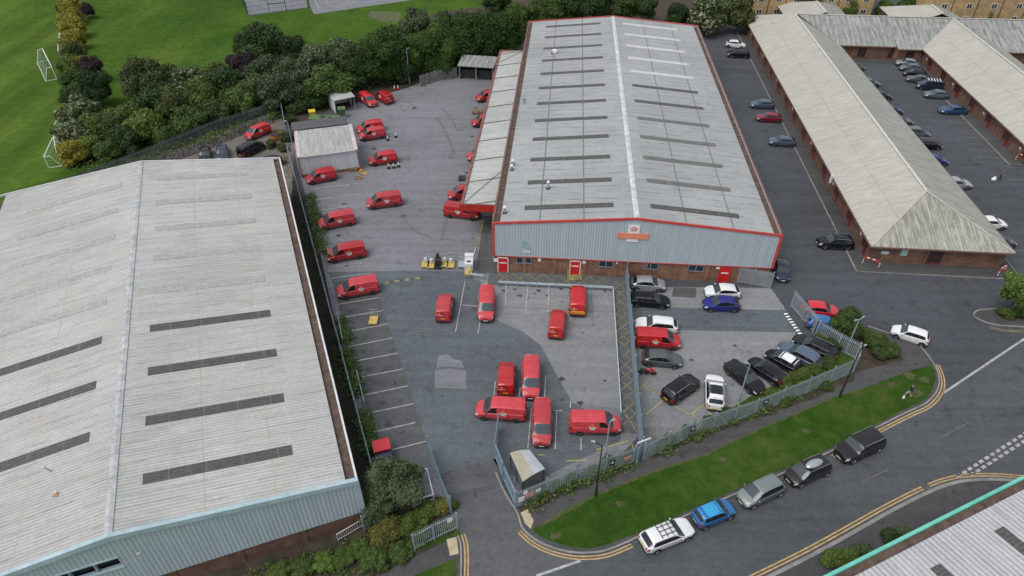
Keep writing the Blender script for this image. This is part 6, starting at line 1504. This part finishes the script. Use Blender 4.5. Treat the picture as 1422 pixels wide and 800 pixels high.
# ------------------------------------------------------------------ trees and shrubs
def crown_mesh(seed, nl=5200, lobes=16, ls=.062, shape='round'):
    rd_ = random.Random(seed); b = MB(); lb = []
    for i in range(lobes):
        t = rd_.uniform(0, 2*PI); ph = math.acos(rd_.uniform(-.7, 1)); r = rd_.uniform(.4, .82)
        lb.append((Vector((r*math.sin(ph)*math.cos(t), r*math.sin(ph)*math.sin(t), r*math.cos(ph))), rd_.uniform(.2, .4)))
    lb.append((Vector((0,0,0)), .6))
    for c, r in lb:
        vs, fs = ball(c, r*.8, 8, 6); vs = [Vector(v)+Vector([rd_.uniform(-.04,.04) for _ in range(3)]) for v in vs]; b.add(vs, fs)  # solid inner lobes added to block light coming through the leaves
    per = [r*r for _, r in lb]; tot = sum(per)
    for (c, r), w in zip(lb, per):
        for _ in range(int(nl*w/tot)):
            v = Vector((rd_.gauss(0,1), rd_.gauss(0,1), rd_.gauss(0,1)))
            v.normalize()
            if v.z < -.5 and rd_.random() < .6: v.z = -v.z
            p = c+v*r*rd_.choice((rd_.uniform(.8,1.1), rd_.uniform(.95,1.32), rd_.uniform(.85,1.05)))
            if any((p-c2).length < r2*.78 for c2, r2 in lb if c2 is not c): continue
            n = (v+Vector((rd_.uniform(-.8,.8), rd_.uniform(-.8,.8), rd_.uniform(-.5,.9)))).normalized()
            a = n.orthogonal().normalized(); a = Matrix.Rotation(rd_.uniform(0, 2*PI), 3, n) @ a; bb = n.cross(a); s = ls*rd_.uniform(.6, 1.35)
            b.add([p-a*s, p-bb*s*.55, p+a*s, p+bb*s*.55], [(0,1,2,3)])
    return b.mesh('crown', L_['mid'])
CR = [crown_mesh(i+1, 9000, 18+4*i, .062) for i in range(5)]
FINE = [crown_mesh(30+i, 16000, 34, .04) for i in range(2)]
def trunk_mesh():
    b = MB(); rd_ = random.Random(5); b.tube((0,0,0),(0.03,0,.5),.055,.04,8); b.tube((.03,0,.5),(0,.02,.95),.04,.02,8)
    for i in range(6):
        t = i*1.1; z = .45+.06*i; b.tube((0.02,0,z),(.32*math.cos(t),.32*math.sin(t),z+.28),.022,.008,6)
    return b.mesh('trunk', M['bark'])
TRK = trunk_mesh()
def plant(px, py, rpx, leaf, label, hr=.8, trunk=0., group=None, cat=None, zb=0., name=None, fine=False, wide=1.):
    """(px, py) crown centre in the photo, rpx its radius in pixels; trunk = clear height below the crown in metres"""
    z = 2.; 
    for _ in range(4):
        r = rpx*mpp(px, py, z); z = zb+trunk+r*hr*.82
    X, Y_ = at(px, py, z)
    nm = name or ('tree' if trunk > .4 else 'shrub')
    o = thing(nm, label, cat or nm, (X, Y_, zb), random.uniform(0, 6.28), group)
    c = link('crown', random.choice(FINE if fine else CR), o, (0,0,z-zb)); c.scale = (r*1.05*wide, r*1.05, r*hr*1.08); c.material_slots[0].link = 'OBJECT'; c.material_slots[0].material = L_[leaf]
    t = link('trunk', TRK, o); th = max(z-zb, .6); t.scale = (min(r,2.5)*.9, min(r,2.5)*.9, th)
    return o
col = {'yellow':'yellow leaved','mid':'mid green','dark':'dark green','purple':'dark purple','olive':'brownish green','blossom':'white blossomed','greyg':'grey green','conifer':'deep green cypress','bright':'bright green','yolive':'yellow green'}
# boundary hedge on the far left, top to bottom
for x, y, r, lf_, hr, tr, lab in [
 (100,4,13,'yellow',.9,0,'yellow shrub at the very top of the left boundary hedge'),(98,22,14,'yellow',.9,0,'yellow shrub second from the top of the left boundary hedge'),(100,40,15,'yellow',.9,0,'yellow shrub third from the top of the left boundary hedge'),(100,57,14,'yellow',.9,0,'yellow shrub just above the brownish one in the left boundary hedge'),
 (102,75,13,'olive',.9,0,'brownish shrub below the yellow run of the left boundary hedge'),(115,87,9,'yellow',.9,0,'small yellow shrub beside the purple tree of the boundary hedge'),(94,93,13,'yolive',.9,0,'yellow green shrub nearest the lone goal'),(127,95,14,'purple',1.,1.5,'purple tree in the left boundary hedge'),
 (103,113,15,'mid',.9,0,'green shrub between the lone goal and the dark boundary tree'),(131,122,20,'dark',1.,1.5,'dark green tree on the field side below the purple tree'),(98,137,13,'mid',.9,0,'green shrub above the blossoming bushes'),(110,158,22,'blossom',.9,.5,'white blossomed bush, upper one by the row of goals'),
 (101,187,20,'blossom',.9,0,'white blossomed bush, lower one by the row of goals'),(124,182,18,'yolive',.9,0,'yellow green bush right of the white blossomed pair'),(103,213,18,'yellow',.8,0,'yellow bush at the lower end of the boundary hedge'),(128,204,16,'yolive',.8,0,'yellow green bush next to the fence at the corner of the belt'),(120,14,8,'purple',1.,1.,'small purple tree near the top edge left of the big field'),(88,8,8,'dark',.9,0,'dark shrub at the top edge left of the yellow hedge')]:
    plant(x, y, r*1.2, lf_, lab, hr, tr*.6, group='left boundary hedge')
gt = 'tree belt between the field and the warehouses'
for x, y, r, lf_, hr, tr, lab in [
 (205,112,25,'olive',1.,1.,'brownish round tree standing out at the field edge of the tree belt'),(232,108,18,'olive',.9,.5,'brownish bush right of the round brownish tree'),(262,116,22,'blossom',.8,.5,'white blossomed bush in the middle of the tree belt'),(298,102,17,'yolive',.8,.5,'pale green bush between the blossom and the purple tree'),
 (215,143,26,'dark',.9,1.,'dark green tree below the brownish round tree'),(180,163,22,'yolive',.9,.5,'yellow green bush left of the dark tree of the belt'),(153,178,20,'mid',.9,0,'green bush right of the blossom pair'),(172,197,20,'dark',.8,0,'dark bush nearest the left part of the belt fence'),
 (201,178,24,'yolive',.8,0,'olive yellow bush in the lower belt left of centre'),(240,150,24,'olive',.9,.5,'olive tree right of the dark belt tree'),(262,170,22,'mid',.8,0,'green bush along the belt fence, middle'),(284,138,24,'yolive',.9,.5,'yellow green tree below the blossom bush'),
 (310,122,24,'dark',.9,1.,'dark tree below left of the big purple tree'),(333,146,22,'mid',.8,0,'green bush above the red van under the trees'),(300,160,20,'olive',.8,0,'olive bush at the fence right of the middle'),(150,211,16,'mid',.8,0,'low bush at the left end of the belt fence'),(232,190,16,'mid',.8,0,'low green bush against the belt fence'),
 (341,94,20,'purple',1.,1.5,'large purple tree at the field side of the belt'),(369,66,26,'dark',1.,2.5,'tall dark tree above the large purple tree'),(344,66,17,'dark',1.,2.,'dark tree at the left shoulder of the tall dark tree'),(400,72,20,'dark',1.,2.5,'dark tree at the right shoulder of the tall dark tree'),
 (368,103,21,'greyg',.9,1.5,'grey green tree right of the purple tree'),(386,128,24,'greyg',.9,1.,'grey green tree above the fence corner'),(411,106,22,'greyg',.9,1.5,'grey green tree in the centre of the belt'),(440,90,24,'greyg',.9,1.5,'grey green tree right of centre in the belt'),
 (472,84,24,'greyg',.9,1.5,'silvery willow like tree left of the cypress mounds'),(458,118,26,'mid',.9,.5,'green tree above the open white shelter'),(428,135,20,'dark',.8,0,'dark bush above the green skip'),(352,128,20,'olive',.9,.5,'olive tree between the purple tree and the red van'),(492,104,20,'dark',.9,.5,'dark tree behind the open white shelter')]:
    plant(x, y, r*1.22, lf_, lab, hr*.92, tr*.6, group=gt)
for x, y, r, lf_, hr, tr, lab in [(531,82,37,'conifer',1.05,0,'big rounded cypress mound, leftmost of the cypress run'),(577,36,23,'greyg',1.05,1.,'lone feathery tree rising behind the cypress run'),(592,72,33,'conifer',1.05,0,'second cypress mound from the left'),(626,60,34,'conifer',1.1,0,'third cypress mound from the left, above the weathered panels'),(662,55,34,'conifer',1.1,0,'fourth cypress mound, above the concrete store'),(698,47,32,'conifer',1.1,0,'last cypress mound beside the canopy end'),
 (610,88,22,'conifer',.9,0,'low cypress shoulder above the weathered panels'),(560,97,20,'dark',.9,0,'dark skirt bush at the foot of the cypress run'),(720,22,15,'yolive',1.,.5,'small yellow green tree between the cypresses and the warehouse'),(690,3,18,'dark',1.,.5,'dark tree at the top edge above the cypress run')]:
    plant(x, y, r, lf_, lab, hr, tr, group='cypress hedge above the yard', fine=lf_ == 'conifer')
for x, y, r, lf_, tr, lab in [(747,18,18,'mid',.5,'green tree behind the far left corner of the long grey roof'),(776,8,22,'mid',1.,'second green tree behind the long grey roof from the left'),(806,10,22,'dark',1.,'dark tree behind the left half of the long grey roof'),(836,7,20,'dark',1.,'dark tree just left of the ridge end of the long grey roof'),(866,8,22,'mid',1.,'green tree right of the ridge end of the long grey roof'),(896,10,18,'dark',1.,'dark tree at the right of the row behind the long grey roof'),
 (942,24,17,'dark',0,'round dark bush right of the gap in the row'),(984,22,26,'blossom',.5,'large white blossomed bush beyond the far right corner of the long grey roof'),(1008,8,15,'blossom',.5,'smaller white blossomed bush at the top edge'),(1027,18,24,'olive',1.,'olive tree beside the far end of the left unit wing'),(1125,8,15,'mid',1.,'green tree behind the left unit block in front of the flats'),(1180,10,13,'bright',.5,'pale green bush before the gap between the flats'),(1228,14,13,'bright',0,'pale bush behind the cross block'),(1256,12,14,'mid',0,'green bush at the left end of the long flats'),
 (1323,16,9,'mid',0,'small bush at the foot of the long flats'),(1369,24,11,'bright',0,'bright bush at the foot of the long flats')]:
    plant(x, y, r, lf_, lab, 1., tr, group='trees beyond the roofs', zb=0. if y > 25 else 0.)
# undergrowth between the trunks of the belt: countless small leafy clumps
def undergrowth(name, lab, polys, leaf, dens, hmax, rr, z0=0., nl_=9):
    b = MB()
    for poly in polys:
        P_ = G(poly); xs = [p[0] for p in P_]; ys = [p[1] for p in P_]; A = abs(area(P_))/2; n = int(A*dens); cnt = 0
        while cnt < n:
            x = random.uniform(min(xs), max(xs)); y = random.uniform(min(ys), max(ys)); cnt += .35
            ins = False
            for i in range(len(P_)):
                (xa, ya), (xb, yb) = P_[i-1], P_[i]
                if (ya > y) != (yb > y) and x < (xb-xa)*(y-ya)/(yb-ya)+xa: ins = not ins
            if not ins: continue
            cnt += .65; hh_ = random.uniform(.3, 1)*hmax
            for _ in range(nl_):
                p = Vector((x+random.gauss(0,rr), y+random.gauss(0,rr), z0+random.uniform(.1,1)*hh_)); n_ = Vector((random.uniform(-.7,.7), random.uniform(-.9,.5), 1)).normalized(); a = n_.orthogonal().normalized(); a = Matrix.Rotation(random.uniform(0,6.28), 3, n_) @ a; bb = n_.cross(a); s = random.uniform(.09,.2)*(rr/.4)**.3
                b.add([p-a*s, p-bb*s*.6, p+a*s, p+bb*s*.6], [(0,1,2,3)])
    return tag(b.build(name, L_[leaf]), lab, 'undergrowth', kind='stuff')
undergrowth('undergrowth', 'tangled undergrowth filling the ground of the tree belt', [[(100,240),(150,190),(200,150),(320,105),(420,100),(520,80),(700,40),(700,86),(612,100),(560,116),(500,136),(440,140),(385,150),(300,180),(200,222),(110,250)],[(93,235),(96,150),(92,60),(96,0),(108,0),(112,60),(118,150),(135,190),(125,235)]], 'olive', 1.6, 1.3, .45)
undergrowth('fence_ivy', 'ivy and brambles between the belt fence and the stone bank', [[(60,266),(202,224),(293,189),(360,166),(388,150),(392,162),(345,181),(290,203),(230,224),(100,262)]], 'mid', 6., 1.7, .5, .1, 34)
undergrowth('ground_ivy', 'ivy and weeds in the narrow gap beside the pale warehouse', [[(398,215),(440,330),(470,470),(517,657),(512,690),(495,660),(450,470),(400,260)],[(372,180),(398,180),(404,230),(385,225)]], 'dark', 1.2, .35, .35)
undergrowth('ground_cover', 'low green ground cover in the planted borders by the fences', [[(722,700),(880,638),(882,646),(800,678),(726,712)],[(905,632),(1060,566),(1126,540),(1180,514),(1170,494),(1128,512),(1048,550),(960,600)],[(330,800),(500,745),(540,720),(560,745),(520,800),(400,830)],[(560,748),(634,722),(636,738),(565,768)]], 'mid', 4., .45, .25, .1)
undergrowth('fence_ivy', 'ivy growing in a strip along the left boundary fence of the yard', [[(428,270),(434,270),(446,320),(452,352),(444,352),(438,320)],[(472,448),(478,448),(482,480),(476,480)],[(478,492),(486,490),(500,545),(492,548)],[(500,575),(508,573),(524,640),(514,645)]], 'mid', 14., 1.1, .4, 0., 45)
undergrowth('fence_ivy', 'ivy growing thickly through the lower half of the front palisade fences', [[(728,697),(880,636),(880,645),(728,708)],[(905,628),(1060,563),(1184,512),(1184,521),(1060,573),(905,638)]], 'mid', 13., 1.1, .38, .05, 34)
# foreground planting
plant(1176,446,21,'mid','leafy tree hiding the blue car at the staff gate',.9,.8,zb=.13); plant(1168,463,15,'mid','low bush under the tree at the staff gate',.8,0,zb=.13)
for x, y, r, lf_, lab in [(1218,476,17,'mid','trimmed hedge lump nearest the leafy tree'),(1236,487,14,'mid','trimmed hedge lump at the path corner'),(1222,490,13,'olive','low brownish hedge lump by the path'),(1205,466,11,'yolive','small shrub above the trimmed hedge')]: plant(x, y, r, lf_, lab, .6, 0, zb=.13, fine=True)
plant(1418,402,25,'bright','bright green tree on the kerbed island at the right edge',1.05,1.6,zb=.13); plant(1400,433,13,'yolive','low bush at the foot of the island tree',.5,0,zb=.13); plant(1420,434,12,'mid','second low bush at the foot of the island tree',.5,0,zb=.13)
for i, (x, y, r, lf_, lab) in enumerate([(1112,523,15,'yolive','yellow green climber on the fence below the slate blue car'),(1092,533,12,'yolive','yellow green climber on the fence below the white roofed car'),(1072,546,9,'yolive','small climber on the fence below the black saloon'),(1131,514,12,'mid','green climber on the fence right of the slate blue car'),(1150,503,12,'mid','green shrub behind the black hatchback at the fence'),(1158,480,13,'dark','dark shrub by the palisade corner beside the black hatchback'),(1140,470,8,'mid','small shrub above the black hatchback'),
  (1052,562,9,'mid','ivy clump on the fence right of the leaning lamp'),(1012,574,10,'mid','ivy clump on the fence under the white sport utility'),(985,585,9,'mid','ivy clump left of the white sport utility'),(955,599,10,'mid','ivy clump on the fence right of the pedestrian gate'),(930,610,9,'mid','small ivy clump nearest the pedestrian gate'),(845,641,10,'mid','ivy on the fence below the sideways van'),(825,650,8,'mid','ivy patch left of the ivy below the sideways van'),(795,664,11,'mid','ivy on the fence right of the smoking shelter'),(775,675,10,'mid','ivy on the fence in front of the smoking shelter'),(752,682,11,'mid','ivy on the fence at the foot of the smoking shelter'),(733,690,9,'bright','bright ivy by the entrance corner notices'),
  (1090,556,10,'mid','ivy at the fence foot below the yellow green climber'),(1145,535,9,'mid','ivy at the fence foot near the corner lamp')]): plant(x, y, r, lf_, lab, .65, 0, zb=.1)
plant(541,676,40,'greyg','big grey green bush beside the left gate',.95,.4,fine=True); plant(524,700,30,'greyg','lower half of the big bush by the brick corner',.9,0,fine=True); plant(570,663,20,'greyg','small crown of the big bush reaching over the white frame',.9,.8)
for x, y, r, lf_, lab in [(536,740,25,'golden','golden green bush below the big grey green one'),(568,730,17,'yolive','yellow green bush behind the palisade panel'),(592,712,17,'yolive','yellow green bush beside the white tubular frame'),(612,702,14,'golden','russet tipped bush at the gate end of the bed'),(628,700,9,'yolive','small bush at the left gate foot'),(585,742,14,'mid','green bush low against the palisade panel'),
  (500,762,18,'mid','green hedge lump right of the railing'),(520,778,20,'mid','green hedge lump at the bottom near the footpath'),(478,775,16,'mid','green hedge lump below the railing'),(450,782,16,'bright','bright hedge lump along the brick wall foot'),(420,790,16,'mid','hedge lump along the brick wall foot, middle'),(388,795,16,'yolive','yellow green hedge lump along the brick wall foot'),(556,768,16,'mid','green bush at the bottom below the golden one')]: plant(x, y, r, lf_, lab, .6, 0)
for x, y, r, lf_, lab in [(1158,776,16,'yolive','yellow bush beside the teal gutter at the bottom'),(1180,772,13,'bright','bright bush beside the teal gutter'),(1200,764,12,'greyg','grey green bush beside the teal gutter'),(1236,744,12,'dark','dark bush by the teal gutter near the kerb'),(1255,737,11,'greyg','pale bush by the teal gutter near the kerb')]: plant(x, y, r, lf_, lab, .7, 0, zb=.12)
for x, y, r, lab in [(398,190,9,'weeds beside the fence top by the orange skip'),(402,165,9,'weeds beside the flat roofed store'),(376,200,8,'weeds behind the black van like car'),(392,205,8,'weeds between the orange skip and the pale roof'),(405,152,11,'bush at the mesh fence corner above the store')]: plant(x, y, r, 'olive', lab, .7, 0)
# ------------------------------------------------------------------ light, sky, camera
SUN_EL, SUN_AZ = 60., -125.       # high soft overcast sun, from the left and a little behind the camera
w = bpy.data.worlds.new('World'); S.world = w; w.use_nodes = True; nt = w.node_tree; bg = nt.nodes['Background']
sky = nt.nodes.new('ShaderNodeTexSky'); sky.sky_type = 'NISHITA'; sky.sun_disc = False; sky.sun_elevation = R(SUN_EL); sky.sun_rotation = R(SUN_AZ); sky.dust_density = 4.; sky.air_density = 1.; sky.ozone_density = 1.
hs = nt.nodes.new('ShaderNodeHueSaturation'); hs.inputs['Saturation'].default_value = .45; nt.links.new(sky.outputs[0], hs.inputs['Color'])
mxw = nt.nodes.new('ShaderNodeMix'); mxw.data_type = 'RGBA'; mxw.inputs[0].default_value = .5; nt.links.new(hs.outputs[0], mxw.inputs[6]); mxw.inputs[7].default_value = (3.1, 3.3, 3.5, 1)   # cloud layer
nt.links.new(mxw.outputs[2], bg.inputs[0]); bg.inputs[1].default_value = .15
sd_ = bpy.data.lights.new('sun', 'SUN'); sd_.energy = 1.0; sd_.angle = R(35); sd_.color = (1,.96,.9)
so = bpy.data.objects.new('sun', sd_); C.objects.link(so)
dv = Vector((math.sin(R(SUN_AZ))*math.cos(R(SUN_EL)), math.cos(R(SUN_AZ))*math.cos(R(SUN_EL)), math.sin(R(SUN_EL))))
so.rotation_euler = dv.to_track_quat('Z', 'Y').to_euler()
cd_ = bpy.data.cameras.new('camera'); co_ = bpy.data.objects.new('camera', cd_); C.objects.link(co_); S.camera = co_
cd_.sensor_width = 36; cd_.lens = FPX/1422*36; cd_.clip_end = 4000; cd_.clip_start = .5
co_.location = (0,0,CAMH); co_.rotation_euler = (PI/2-TH, 0, 0)
S.render.engine = 'CYCLES'; S.cycles.max_bounces = 4; S.cycles.diffuse_bounces = 2; S.cycles.glossy_bounces = 2; S.cycles.transmission_bounces = 2; S.cycles.use_denoising = True
S.view_settings.view_transform = 'Standard'; S.view_settings.look = 'None'; S.view_settings.exposure = .45; S.view_settings.gamma = 1
S.render.resolution_x = 1024; S.render.resolution_y = 576
